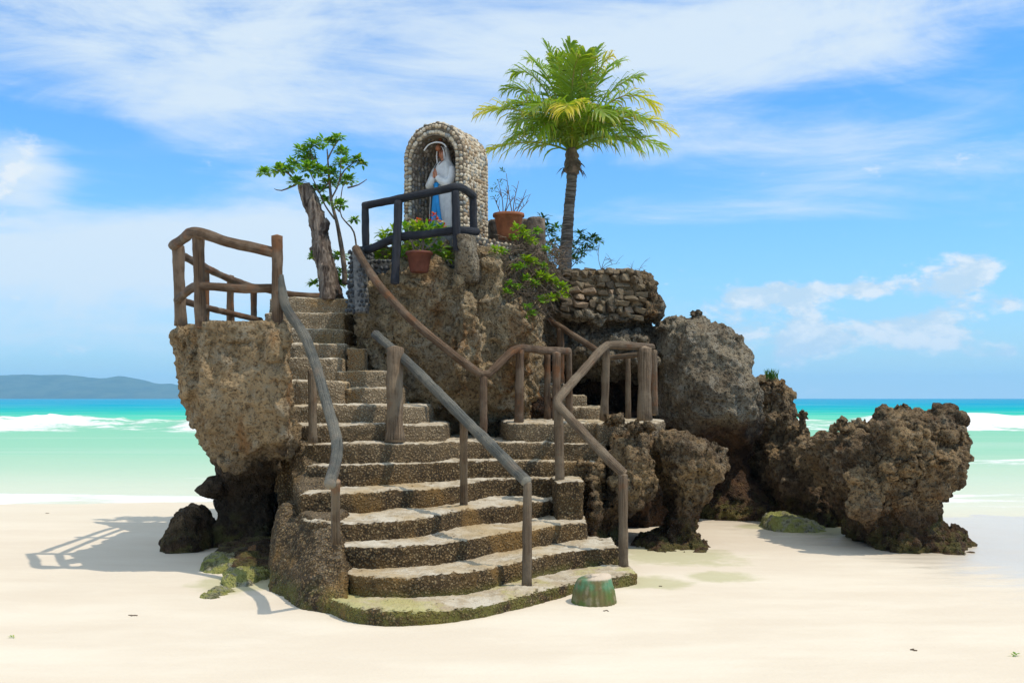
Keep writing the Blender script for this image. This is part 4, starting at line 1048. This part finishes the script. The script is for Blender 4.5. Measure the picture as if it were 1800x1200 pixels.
# head
mb = MB(); mb.ball(SP(0, .012, .945), (.052, .056, .066), 3); mb.tube([SP(0, 0, .84), SP(0, .005, .92)], .032, 12, 0, 0, .02)
hd = mb.build('head', M['skin'], STT)
mb = MB(); mb.tube([SP(0, .063, .958), SP(0, .074, .936)], [.006, .0105], 8, 0, 0, .01); mb.build('nose', M['skin'], hd)
mb = MB(); mb.ball(SP(0, .066, .916), (.014, .006, .005), 2); mb.build('mouth', M['flowerr'], hd)
for sgn in (-1, 1):
    mb = MB(); mb.ball(SP(sgn*.020, .062, .957), (.009, .005, .005), 2); mb.build('eye', M['brownp'], hd)
    mb = MB(); mb.tube([SP(sgn*.010, .065, .971), SP(sgn*.022, .064, .974), SP(sgn*.033, .054, .969)], .003, 6, 0, 0, .01); mb.build('eyebrow', M['brownp'], hd)
mb = MB(); mb.tube([SP(-.046, .040, .90), SP(-.050, .046, .95), SP(-.034, .052, .995), SP(0, .056, 1.012), SP(.034, .052, .995), SP(.050, .046, .95), SP(.046, .040, .90)], .012, 8, .1, 0, .01)
mb.build('hair', M['brownp'], hd)
body_loft(STT, 'veil', [(.70, .150, .115, -.03, 0), (.80, .122, .095, -.025, 0), (.87, .085, .078, -.012, 0), (.93, .070, .074, -.004, 0), (.98, .066, .068, 0, 0), (1.01, .052, .054, 0, 0), (1.027, .028, .03, -.002, 0), (1.032, .004, .004, -.003, 0)], 'white', fold=.03, nf=9, a0=math.pi/2+.62, a1=math.pi*2.5-.62)
mb = MB(); mb.tube([SP(-.052, .052, .84), SP(-.056, .056, .93), SP(-.040, .058, .99), SP(0, .058, 1.02), SP(.040, .058, .99), SP(.056, .056, .93), SP(.052, .052, .84)], .008, 8, 0, 0, .01)
mb.build('veil_edge', M['white'], STT)
# blue sash and the blue gown panels
mb = MB(); mb.tube([SP(-.10, .075, .575), SP(-.04, .118, .585), SP(.04, .118, .585), SP(.10, .075, .575)], .014, 8, 0, 0, .02); mb.build('waistband', M['bluep'], STT)
def panel(name, pts, mat):
    vs, fs = [], []
    for (a0_, a1_, d, z) in pts:
        for k in range(5):
            u = k/4; vs.append(SP(a0_+(a1_-a0_)*u, d+.008*math.sin(u*math.pi)+.004*math.sin(u*12), z))
    n_ = len(pts)
    for i in range(n_-1):
        for k in range(4): fs.append((i*5+k, i*5+k+1, (i+1)*5+k+1, (i+1)*5+k))
    mb = MB(); mb.add(vs, fs)
    me = mb.mesh(name); o = place(name, me, M[mat], STT)
    sm = o.modifiers.new('s', 'SOLIDIFY'); sm.thickness = .008; return o
panel('sash', [(-.022, .022, .122, .60), (-.035, .030, .130, .50), (-.050, .030, .136, .38), (-.055, .012, .142, .25), (-.065, .0, .150, .10), (-.07, -.01, .150, .04)], 'bluep')
panel('sash', [(.0, .030, .128, .47), (.010, .055, .136, .34), (.035, .085, .138, .20), (.055, .115, .134, .07)], 'bluep')
mb = MB(); mb.tube([SP(.03, .12, .80), SP(.085, .09, .86)], .005, 6, 0, 0, .02); mb.build('cord', M['brownp'], STT)
# plinth
mb = MB(); mb.box((SO.x-.22, SO.y-.16, NO.z-.02), (SO.x+.22, SO.y+.2, SO.z-.002))
o = place('plinth', rough_mesh(mb, 'plinth', .02, [('clouds', .1, 2, .02, .5)], 2), M['palegrout']); set_props(o, 'rough cement plinth under the praying statue', 'plinth')
# lamp above
LP = thing('niche_lamp', NP(.02, .12, 1.30), 'brown lamp socket with a round bulb hanging over the statue', 'lamp')
mb = MB(); mb.tube([NP(.02, .14, 1.345), NP(.02, .12, 1.275)], [.02, .026], 12, 0, 0, .02); mb.build('socket', M['brownp'], LP)
mb = MB(); mb.ball(NP(.01, .10, 1.225), (.036, .036, .042), 2); mb.build('bulb', M['terra'], LP)
o = MB(); o.tube([NP(-.16, .05, 1.20), NP(-.10, .05, 1.262), NP(0, .05, 1.285), NP(.10, .05, 1.262), NP(.15, .05, 1.21)], .009, 8, 0, 0, .02)
o = o.build('light_tube', M['white']); set_props(o, 'thin curved white tube light under the crown of the niche', 'light')

# ------------------------------------------------------------------ plants
def leaf(mb, p, d, L, w, droop=.25, fold=.15):
    d = d.normalized(); up = Vector((0, 0, 1)); s = d.cross(up)
    if s.length < 1e-3: s = Vector((1, 0, 0))
    s.normalize(); n = s.cross(d).normalized()
    a = p; b = p+d*L*.5+n*L*.05; c = p+d*L-n*L*droop
    l1 = p+d*L*.42+s*w*.5+n*w*fold; r1 = p+d*L*.42-s*w*.5+n*w*fold
    l2 = p+d*L*.75+s*w*.36-n*L*droop*.4; r2_ = p+d*L*.75-s*w*.36-n*L*droop*.4
    mb.add([a, l1, b, r1, l2, c, r2_], [(0, 2, 1), (0, 3, 2), (1, 2, 5, 4), (2, 3, 6, 5)])
def rosette(mb, c, r, n, L, w, rg, flat=.75):
    for i in range(n):
        th = rg.uniform(0, 2*math.pi); ph = rg.uniform(-.5, 1.2)
        d = Vector((math.cos(th)*math.cos(ph), math.sin(th)*math.cos(ph), math.sin(ph)*flat))
        q = c+Vector((d.x, d.y, d.z*.8))*r*rg.uniform(.15, 1.0)
        leaf(mb, q, d+Vector((rg.uniform(-.3, .3), rg.uniform(-.3, .3), rg.uniform(-.1, .4))), L*rg.uniform(.7, 1.2), w*rg.uniform(.8, 1.2), rg.uniform(.05, .4))
def branch(mb, pts, r0, r1, wob=.1):
    n = len(pts); mb.tube(pts, [r0+(r1-r0)*i/(n-1) for i in range(n)], 7, wob, 3, .05)
rl = random.Random(12)
# dead trunk
DT = thing('dead_tree', P(585, 522, 12.95), 'broken hollow dead trunk leaning left at the top of the steps', 'tree')
mb = MB(); mb.loft([(326, 524, 549, 12.85, 13.05), (350, 531, 560, 12.82, 13.08), (380, 541, 571, 12.8, 13.1), (410, 549, 577, 12.78, 13.12), (440, 549, 583, 12.75, 13.15), (470, 557, 590, 12.72, 13.18), (500, 562, 597, 12.7, 13.2), (530, 566, 603, 12.65, 13.25)], ref=.5, exp=2.2)
mb.ball(P(556, 440, 12.9), (.07, .1, .12), 3, .4); mb.ball(P(574, 396, 12.85), (.05, .06, .09), 3, .3)
me = rough_mesh(mb, 'trunk', .014, [('clouds', .2, 2, .05, .5), ('ridge', .12, 3, .025, .5)], 1)
def mat_trunk():
    m, t, b = material('dead_wood'); p = geo_pos(t); q = t.mapping(p, (14, 14, 1.6), rot=(0, R(14), 0))
    n = t.noise(q, 1.5, 6, .65, .6); n2 = t.noise(p, 4, 4, .6)
    c = t.ramp(n, [(.36, (.035, .022, .016)), (.47, (.14, .105, .08)), (.58, (.26, .21, .165)), (.7, (.36, .30, .24))])
    c = t.mix(t.m('MULTIPLY', t.step(n2, .52, .64), .8), c, (.045, .026, .020))
    t.put(b.inputs['Base Color'], c); b.inputs['Roughness'].default_value = .9
    t.put(b.inputs['Normal'], t.bump(n, 1, .05)); return m
M['deadwood'] = mat_trunk()
place('trunk', me, M['deadwood'], DT)
mb = MB(); branch(mb, [P(528, 330, 12.9), P(545, 327, 12.9)], .06, .05); o = mb.build('broken_top', M['bark'], DT)
# leafy sapling
SAP = thing('sapling', P(606, 500, 13.05), 'slim leafy sapling growing beside the broken dead trunk', 'tree')
mb = MB(); YS = 13.0
main = [P(607, 500, YS), P(604, 460, YS), (P(598, 420, YS)), P(592, 390, YS), P(583, 355, YS), P(579, 315, YS), P(577, 290, YS), P(575, 262, YS)]
branch(mb, main, .036, .008)
mb.build('trunk', M['bark'], SAP)
brs = [[(588, 385), (572, 362), (560, 335), (548, 310), (535, 280)], [(560, 335), (520, 318), (500, 302), (466, 306)], [(579, 300), (560, 290), (552, 262)], [(576, 280), (585, 262), (593, 248)], [(582, 350), (596, 320), (600, 275)], [(596, 320), (605, 300), (628, 282)],
       [(628, 448), (622, 408), (606, 388), (598, 372), (602, 330), (610, 318)], [(579, 320), (562, 340)], [(611, 330), (630, 325), (645, 315)], [(520, 325), (495, 335), (482, 332)], [(597, 372), (588, 360), (592, 345)], [(552, 285), (545, 262), (553, 255)], [(512, 310), (500, 300), (488, 300)]]
for bpx in brs:
    mb = MB(); yo = rl.uniform(-.25, .25)
    branch(mb, [P(a, b, YS+yo*i/len(bpx)) for i, (a, b) in enumerate(bpx)], .013, .004); mb.build('branch', M['bark'], SAP)
clus = [(464, 305, 9), (490, 300, 12), (516, 292, 16), (534, 270, 18), (520, 322, 13), (544, 300, 20), (566, 303, 12), (552, 255, 13), (573, 252, 15), (593, 245, 10), (600, 268, 11), (603, 289, 16), (611, 319, 15), (582, 308, 18), (560, 335, 10), (578, 325, 15), (597, 361, 11), (628, 280, 6), (636, 289, 6), (571, 353, 6), (597, 452, 14), (600, 480, 13), (549, 452, 5), (552, 500, 7), (596, 500, 9), (623, 388, 4), (540, 283, 14), (505, 300, 8)]
for (a, b, r) in clus:
    mb = MB(); rosette(mb, P(a, b, YS+rl.uniform(-.2, .2)), r*YS/F, int(16+r*5.5), .075, .042, rl); mb.build('leaf_cluster', M['leaf'], SAP)
# pots
def pot(name, px, py0, py1, Yc, wpx, mat, label):
    r = wpx/2*Yc/F; b = P(px, py1, Yc); h = (py1-py0)*Yc/F
    T = thing(name, b, label, 'flowerpot')
    mb = MB(); mb.lathe(b, [(r*.62, 0), (r*.66, .01), (r*.90, h*.86), (r*.93, h*.87), (r*1.0, h*.875), (r*1.02, h*.93), (r*1.0, h), (r*.93, h), (r*.88, h*.9), (r*.86, h*.88)], 28)
    mb.build('body', M[mat], T)
    mb = MB(); mb.lathe(b+Vector((0, 0, h*.84)), [(r*.86, 0), (r*.84, .01)], 20); mb.build('soil', M['bark'], T)
    return T, b+Vector((0, 0, h)), r
T1, tp, r1 = pot('flowerpot', 737, 443, 479, 11.3, 48, 'terrad', 'smaller dark red pot on the rock below the black railing')
FP = thing('potted_plant', tp, 'leafy green plant with white and red flowers filling the smaller pot', 'plant')
for (a, b, r, Y) in [(715, 405, 16, 11.75), (735, 402, 14, 11.7), (755, 405, 15, 11.75), (775, 405, 10, 11.8), (718, 428, 15, 11.6), (745, 430, 14, 11.65), (770, 440, 16, 11.7), (784, 455, 12, 11.8), (708, 448, 9, 11.7), (762, 420, 12, 11.7), (730, 440, 8, 11.6)]:
    mb = MB(); rosette(mb, P(a, b, Y), r*Y/F, int(14+r*3.5), .085, .032, rl); mb.build('leaf_cluster', M['leaf' if (a+b) % 3 else 'leafy'], FP)
mb = MB()
for k in range(7): branch(mb, [tp+Vector((rl.uniform(-.05, .05), rl.uniform(-.05, .05), -.03)), tp+Vector((rl.uniform(-.15, .2), .05, .15)), P(rl.uniform(712, 780), 410, 11.75)], .008, .004)
mb.build('stem', M['twig'], FP)
for (a, b, m_) in [(727, 394, 'flowerw'), (743, 397, 'flowerw'), (756, 389, 'flowerr'), (763, 379, 'flowerr'), (768, 388, 'flowerr'), (735, 388, 'flowerr'), (780, 398, 'flowerr'), (774, 392, 'flowerw')]:
    mb = MB(); rosette(mb, P(a, b, 11.85), .028, 14, .045, .03, rl); mb.build('flower', M[m_], FP)
T2, tp2, r2_ = pot('flowerpot', 894, 376, 421, 12.35, 55, 'terra', 'larger terracotta pot on the pebbled ledge right of the niche')
def twig_bush(mb, base, tips, r=.006, rg=rl, sub=3):
    for tpt in tips:
        m1 = base.lerp(tpt, .4)+Vector((rg.uniform(-.04, .04), rg.uniform(-.04, .04), rg.uniform(0, .05)))
        branch(mb, [base, m1, tpt], r, r*.35)
        for k in range(sub):
            a = m1.lerp(tpt, rg.uniform(0, .7)); q = a+Vector((rg.uniform(-.14, .14), rg.uniform(-.08, .08), rg.uniform(.0, .13)))
            branch(mb, [a, a.lerp(q, .5)+Vector((0, 0, .015)), q], r*.5, r*.25)
BT = thing('bare_shrub', tp2, 'bare twiggy shrub growing in the larger terracotta pot', 'shrub')
mb = MB()
for (bx, tips) in [(884, [(876, 318), (893, 330), (868, 345), (905, 345)]), (902, [(890, 305), (912, 318), (925, 333), (930, 352), (915, 362)])]:
    twig_bush(mb, P(bx, 384, 12.35), [P(a, b, 12.35+rl.uniform(-.1, .1)) for a, b in tips], .008)
mb.build('stem', M['twig'], BT)
mb = MB()
for (a, b, r) in [(878, 325, 10), (870, 350, 9), (866, 335, 8), (882, 300, 5)]: rosette(mb, P(a, b, 12.5), r*12.4/F, 16, .04, .018, rl)
mb.build('leaves', M['leafd'], BT)
# green shrub behind the black railing
GS = thing('green_shrub', P(680, 455, 12.4), 'low bright green shrub behind the left half of the black railing', 'shrub')
for (a, b, r) in [(655, 445, 10), (668, 440, 12), (680, 425, 14), (692, 408, 12), (700, 440, 12), (675, 412, 8), (690, 450, 14), (664, 455, 8)]:
    mb = MB(); rosette(mb, P(a, b, 12.35), r*12.4/F, int(12+r*2.5), .085, .05, rl); mb.build('leaf_cluster', M['leafy'], GS)
mb = MB(); twig_bush(mb, P(680, 465, 12.3), [P(a, b, 12.35) for a, b in [(655, 440), (680, 415), (700, 405), (690, 440)]], .006); mb.build('stem', M['twig'], GS)
# creeper over the rock
CR = thing('creeper', P(940, 560, 12.2), 'tangle of dry twigs and bright green leaves hanging down the rock below the larger pot', 'creeper')
mb = MB()
for k in range(800):
    a = rl.uniform(885, 990); b = rl.uniform(435, 560)
    if b > 520 and a > 965: continue
    if (a-885)*.9+(b-435) < 10: continue
    Y = 11.75+(a-880)*.0065-(b-440)*.0012+rl.uniform(-.14, .1)
    p = P(a, b, Y); q = p+Vector((rl.uniform(-.22, .22), rl.uniform(-.1, .1), rl.uniform(-.2, .2)))
    m1 = p.lerp(q, .5)+Vector((rl.uniform(-.05, .05), rl.uniform(-.05, .05), rl.uniform(0, .07)))
    mb.tube([p, m1, q], [.005, .004, .0025], 5, 0, 0, .06)
o = mb.build('twigs', M['twig'], CR); o['kind'] = 'stuff'
for (a, b, r) in [(872, 440, 9), (884, 442, 6), (910, 402, 11), (922, 412, 12), (905, 418, 6), (935, 425, 9), (945, 408, 6), (925, 455, 9), (935, 462, 10), (918, 470, 6), (955, 470, 8), (950, 485, 13), (965, 490, 12), (975, 500, 12), (990, 505, 13), (985, 520, 12), (968, 525, 11), (950, 528, 8), (925, 540, 8), (935, 552, 6), (920, 556, 7), (892, 515, 7), (895, 500, 5), (960, 440, 6), (910, 505, 5), (940, 500, 8), (925, 490, 6), (905, 470, 6)]:
    mb = MB(); Y = 11.70+(a-880)*.0062-(b-440)*.0012
    rosette(mb, P(a, b, Y-.1), r*12/F, int(14+r*5), .055, .03, rl); mb.build('leaf_cluster', M['leafy' if r > 8 else 'leaf'], CR)
# shrubs behind the palm
BU = thing('green_shrub', P(985, 480, 14.6), 'dark green leafy bush standing round the foot of the palm', 'shrub')
for (a, b, r) in [(955, 385, 10), (962, 398, 8), (968, 412, 9), (965, 432, 14), (972, 450, 14), (980, 425, 12), (1012, 430, 10), (1022, 445, 14), (1030, 425, 13), (1042, 420, 11), (1052, 425, 6), (1018, 412, 9), (1010, 460, 13), (1040, 440, 9), (985, 445, 14), (1002, 447, 12), (978, 402, 9), (950, 400, 7), (960, 462, 10)]:
    mb = MB(); Y = 14.6+rl.uniform(-.2, .2); rosette(mb, P(a, b, Y), r*Y/F, int(12+r*3), .075, .036, rl); mb.build('leaf_cluster', M['leafd' if a % 3 else 'leaf'], BU)
mb = MB(); twig_bush(mb, P(990, 485, 14.6), [P(a, b, 14.6) for a, b in [(955, 390), (968, 420), (1025, 425), (1045, 422), (1010, 440), (975, 445)]], .009); mb.build('stem', M['twig'], BU)
for (bx, by, tips, lab) in [(1057, 474, [(1053, 425), (1065, 450), (1090, 462), (1080, 455)], 'thin bare twigs rising from the rubble wall right of the palm'), (1120, 482, [(1110, 468), (1128, 466), (1136, 474)], 'tiny dry tuft on the far right end of the rubble wall'), (1140, 488, [(1148, 482)], None)]:
    if lab is None: continue
    mb = MB(); twig_bush(mb, P(bx, by, 13.8), [P(a, b, 13.8) for a, b in tips], .005); o = mb.build('dry_twigs', M['twig']); set_props(o, lab, 'twigs')
mb = MB()
for k in range(70):
    p = P(1357+rl.uniform(-12, 12), 668, 14.5+rl.uniform(-.1, .1)); leaf(mb, p, Vector((rl.uniform(-.5, .5), rl.uniform(-.3, .3), 1)), rl.uniform(.10, .20), .014, .1)
o = mb.build('grass_tuft', M['leafd']); set_props(o, 'small green grass tuft on top of the dark pinnacle', 'grass')

# ------------------------------------------------------------------ palm
PY = 14.2
PT = thing('palm_tree', P(992, 486, PY), 'short coconut palm with yellow tipped fronds behind the rubble wall', 'palm')
mb = MB(); tr = [(992, 486, 14.5), (995, 440, 13), (998, 395, 12.5), (1002, 350, 11), (1005, 318, 10.5), (1007, 290, 11.5)]
pts, rad = [], []
for i in range(61):
    u = i/60*5; k = min(4, int(u)); f = u-k
    a, b, c = [tr[k][j]*(1-f)+tr[k+1][j]*f for j in range(3)]
    pts.append(P(a, b, PY)); rad.append(.84*c*PY/F*(1+.05*(1 if i % 3 == 0 else -.4)))
mb.tube(pts, rad, 16, .08, 4, .5)
def mat_palm():
    m, t, b = material('palm_bark'); p = geo_pos(t); n = t.noise(t.mapping(p, (3, 3, 26)), 1.5, 5, .6, .3); n2 = t.noise(p, 9, 4, .6)
    c = t.mix(t.step(n, .4, .6), (.075, .058, .045), (.21, .18, .15)); c = t.mix(t.m('MULTIPLY', t.step(n2, .5, .65), .5), c, (.10, .07, .05))
    t.put(b.inputs['Base Color'], c); b.inputs['Roughness'].default_value = .9; t.put(b.inputs['Normal'], t.bump(n, .8, .03)); return m
mb.build('trunk', mat_palm(), PT)
mb = MB(); mb.ball(P(1006, 290, PY), (.11, .11, .16), 3, .3); mb.ball(P(1005, 272, PY), (.09, .09, .12), 3, .3); mb.build('crown_base', M['bark'], PT)
mb = MB()
for k in range(26):
    a = rl.uniform(0, 6.28); p = P(1007, 292, PY)+Vector((math.cos(a)*.08, math.sin(a)*.08, rl.uniform(-.05, .03)))
    leaf(mb, p, Vector((math.cos(a), math.sin(a), -rl.uniform(.2, 1.4))), rl.uniform(.08, .2), .035, .3)
mb.build('dead_fibre', M['twig'], PT)
CC = P(1005, 268, PY)
def frond(ctrl, tip, dy, mat, Lf=.42, twist=0.0, seed=0):
    c = P(ctrl[0], ctrl[1], PY+dy*.6); e = P(tip[0], tip[1], PY+dy)
    n = 24; rg = random.Random(seed); pts = []
    for i in range(n+1):
        u = i/n; pts.append(CC*(1-u)**2+c*2*u*(1-u)+e*u*u)
    mb = MB()
    mb.tube(pts, [.017*(1-.85*i/n) for i in range(n+1)], 6, 0, 0, .5, curve=False)
    nl = 42
    for i in range(nl):
        u = .13+.87*i/nl; q = CC*(1-u)**2+c*2*u*(1-u)+e*u*u
        d = ((c-CC)*(1-u)+(e-c)*u).normalized()
        s = d.cross(Vector((0, 0, 1)))
        if s.length < .15: s = Vector((math.cos(seed), math.sin(seed), 0))
        s.normalize(); nn = s.cross(d).normalized()
        L = Lf*(math.sin(math.pi*min(1, .16+.78*u))**.7)*rg.uniform(.8, 1.15)
        fwd = .30+.75*u
        for sg in (-1, 1):
            dr = (s*sg*(1-.3*u)+d*fwd+nn*rg.uniform(.0, .42)+Vector((rg.uniform(-.09, .09), rg.uniform(-.09, .09), rg.uniform(-.09, .09)))).normalized()
            w = .0135
            a = q; wv_ = (dr.cross(nn).normalized()+nn*rg.uniform(-.6, .6)).normalized()*w
            dp = rg.uniform(.5, 1.3)
            m1 = a+dr*L*.45-Vector((0, 0, L*.05)); m2 = a+dr*L*.74-Vector((0, 0, L*.18*dp)); ep = a+dr*L*.92-Vector((0, 0, L*.46*dp))
            mb.add([a-wv_*.5, a+wv_*.5, m1+wv_, m1-wv_, m2+wv_*.8, m2-wv_*.8, ep], [(0, 1, 2, 3), (3, 2, 4, 5), (5, 4, 6)],
                   [[(u, 0), (u, 0), (u, .45), (u, .45)], [(u, .45), (u, .45), (u, .8), (u, .8)], [(u, .8), (u, .8), (u, 1)]])
    mb.build('frond', M[mat], PT)
FR = [((925, 165), (842, 198), -.15, 'frondy'), ((930, 232), (852, 268), -.3, 'frondy'), ((945, 135), (888, 158), .1, 'frondg'), ((950, 150), (885, 190), -.5, 'frondg'), ((955, 110), (905, 128), .3, 'frondg'),
      ((985, 120), (957, 76), .2, 'frondg'), ((1000, 120), (1003, 76), .1, 'frondg'), ((1030, 120), (1050, 84), .4, 'frondg'), ((1035, 130), (1072, 100), -.1, 'frondy'), ((1065, 140), (1125, 135), .2, 'frondg'),
      ((1085, 120), (1155, 190), .0, 'frondy'), ((1090, 165), (1182, 232), -.2, 'frondy'), ((1085, 215), (1168, 262), .4, 'frondg'), ((1070, 160), (1130, 215), -.6, 'frondg'),
      ((1010, 150), (992, 195), -1.05, 'frondy'), ((975, 150), (935, 195), -.9, 'frondg'), ((1040, 155), (1065, 205), -.85, 'frondg'), ((960, 165), (905, 225), .7, 'frondg'),
      ((990, 140), (960, 150), 1.0, 'frondg'), ((1025, 135), (1040, 150), 1.0, 'frondg'), ((1060, 170), (1100, 215), .9, 'frondg'), ((940, 200), (895, 250), -.6, 'frondg'), ((1070, 215), (1120, 262), -.5, 'frondg'), ((1000, 110), (1020, 100), -.5, 'frondg'), ((985, 130), (950, 120), -.5, 'frondg'), ((1050, 125), (1095, 140), -.5, 'frondg'),
      ((995, 130), (975, 100), -.3, 'frondg'), ((1020, 130), (1030, 92), -.4, 'frondg'), ((970, 110), (930, 105), .6, 'frondg'), ((1045, 115), (1090, 110), .6, 'frondg'), ((960, 190), (900, 215), .2, 'frondg'), ((1060, 190), (1120, 240), .2, 'frondg'), ((975, 175), (945, 240), -.7, 'frondg'), ((1035, 175), (1075, 245), -.7, 'frondg')]
FR = [f for i, f in enumerate(FR) if i not in (18, 19, 24, 25)]
for i, (c, e, dy, mt) in enumerate(FR): frond(c, e, dy, mt, seed=i+1, Lf=.47)

# ------------------------------------------------------------------ concrete stump
SB = P(1044, 1060, 8.02); SB.z = 0.0
TS = thing('concrete_stump', SB, 'green stained round concrete stump cast in a fluted bucket, beside the lowest slab', 'stump')
def mat_stump():
    m, t, b = material('algae_stained_concrete'); p = geo_pos(t); x, y, z = t.sep(p); n = t.noise(p, 14, 5, .6); n2 = t.noise(p, 5, 3, .6)
    c = t.mix(t.step(n2, .40, .6), (.10, .15, .035), (.16, .13, .05)); c = t.mix(t.m('MULTIPLY', t.step(z, .08, .16), t.step(n2, .60, .40)), c, (.11, .24, .13)); c = t.mix(t.m('MULTIPLY', t.step(n, .5, .62), .6), c, (.28, .24, .15))
    c = t.mix(t.step(z, .19, .205), c, (.62, .50, .37))
    t.put(b.inputs['Base Color'], c); b.inputs['Roughness'].default_value = .85; t.put(b.inputs['Normal'], t.bump(n, .6, .015)); return m
vs, fs = [], []; prof_ = [(.165, -.05), (.175, 0.0), (.170, .03), (.158, .10), (.145, .15), (.135, .19), (.128, .205), (.06, .212)]
for i, (r, z) in enumerate(prof_):
    for k in range(96):
        a = 2*math.pi*k/96; rr = r*(1+(.030*math.cos(a*24) if z < .13 else .012*math.cos(a*24) if z < .2 else 0)+.02*noise.noise(Vector((math.cos(a)*2, math.sin(a)*2, z*6))))
        vs.append(SB+Vector((rr*math.cos(a), rr*math.sin(a), z+.02*math.cos(a)*(z > .18))))
for i in range(len(prof_)-1):
    for k in range(96): k2 = (k+1) % 96; fs.append((i*96+k, i*96+k2, (i+1)*96+k2, (i+1)*96+k))
fs.append(tuple((len(prof_)-1)*96+k for k in range(96)))
mb = MB(); mb.add(vs, fs); M['stump'] = mat_stump(); mb.build('body', M['stump'], TS)
mb = MB(); mb.ball(SB+Vector((.02, -.01, .205)), (.06, .06, .025), 3, .4); mb.build('top_cap', M['stump'], TS)

# ------------------------------------------------------------------ litter on the sand
def ground(px, py):
    Y = H*F/(py-HZ); c = P(px, py, Y); c.z = float(sand_z(np.array([c.x]), np.array([c.y]))[0])+.001; return c
for (a, b, lab, w) in [(82, 768, None, 0), (1782, 1153, 'fresh green leaf scrap on the sand at the far right', 16), (22, 1118, 'small green weed scrap on the sand at the lower left', 10), (1160, 1031, 'pinch of brown weed on the sand right of the lowest slab', 8),
                      (1598, 1144, 'thin dark weed strand on the sand below the separate crag', 18), (232, 1077, 'thin brown weed strand on the sand left of the stairway', 26), (1064, 1074, 'short dark twig on the sand in front of the concrete stump', 12), (82, 901, 'tiny dark weed scrap on the pale sand near the surf at left', 8)]:
    if lab is None: continue
    c = ground(a, b); s = w*c.y/F; mb = MB()
    if 'green' in lab:
        for k in range(7): leaf(mb, c+Vector((rl.uniform(-.3, .3)*s, rl.uniform(-.4, .4)*s, .004)), Vector((rl.uniform(-1, 1), rl.uniform(-1, 1), rl.uniform(.1, .8))), s*.6, s*.25, .2)
        o = mb.build('weed_scrap', M['leaf'])
    else:
        for k in range(5):
            p = c+Vector((rl.uniform(-.4, .4)*s, rl.uniform(-.3, .3)*s, .002)); q = p+Vector((rl.uniform(.1, .5)*s, rl.uniform(-.3, .3)*s, 0))
            mb.tube([p, p.lerp(q, .5)+Vector((0, 0, .002)), q], .003, 5, 0, 0, .02)
        o = mb.build('weed_scrap', M['twig'])
    set_props(o, lab, 'seaweed', 'scraps of weed on the sand')
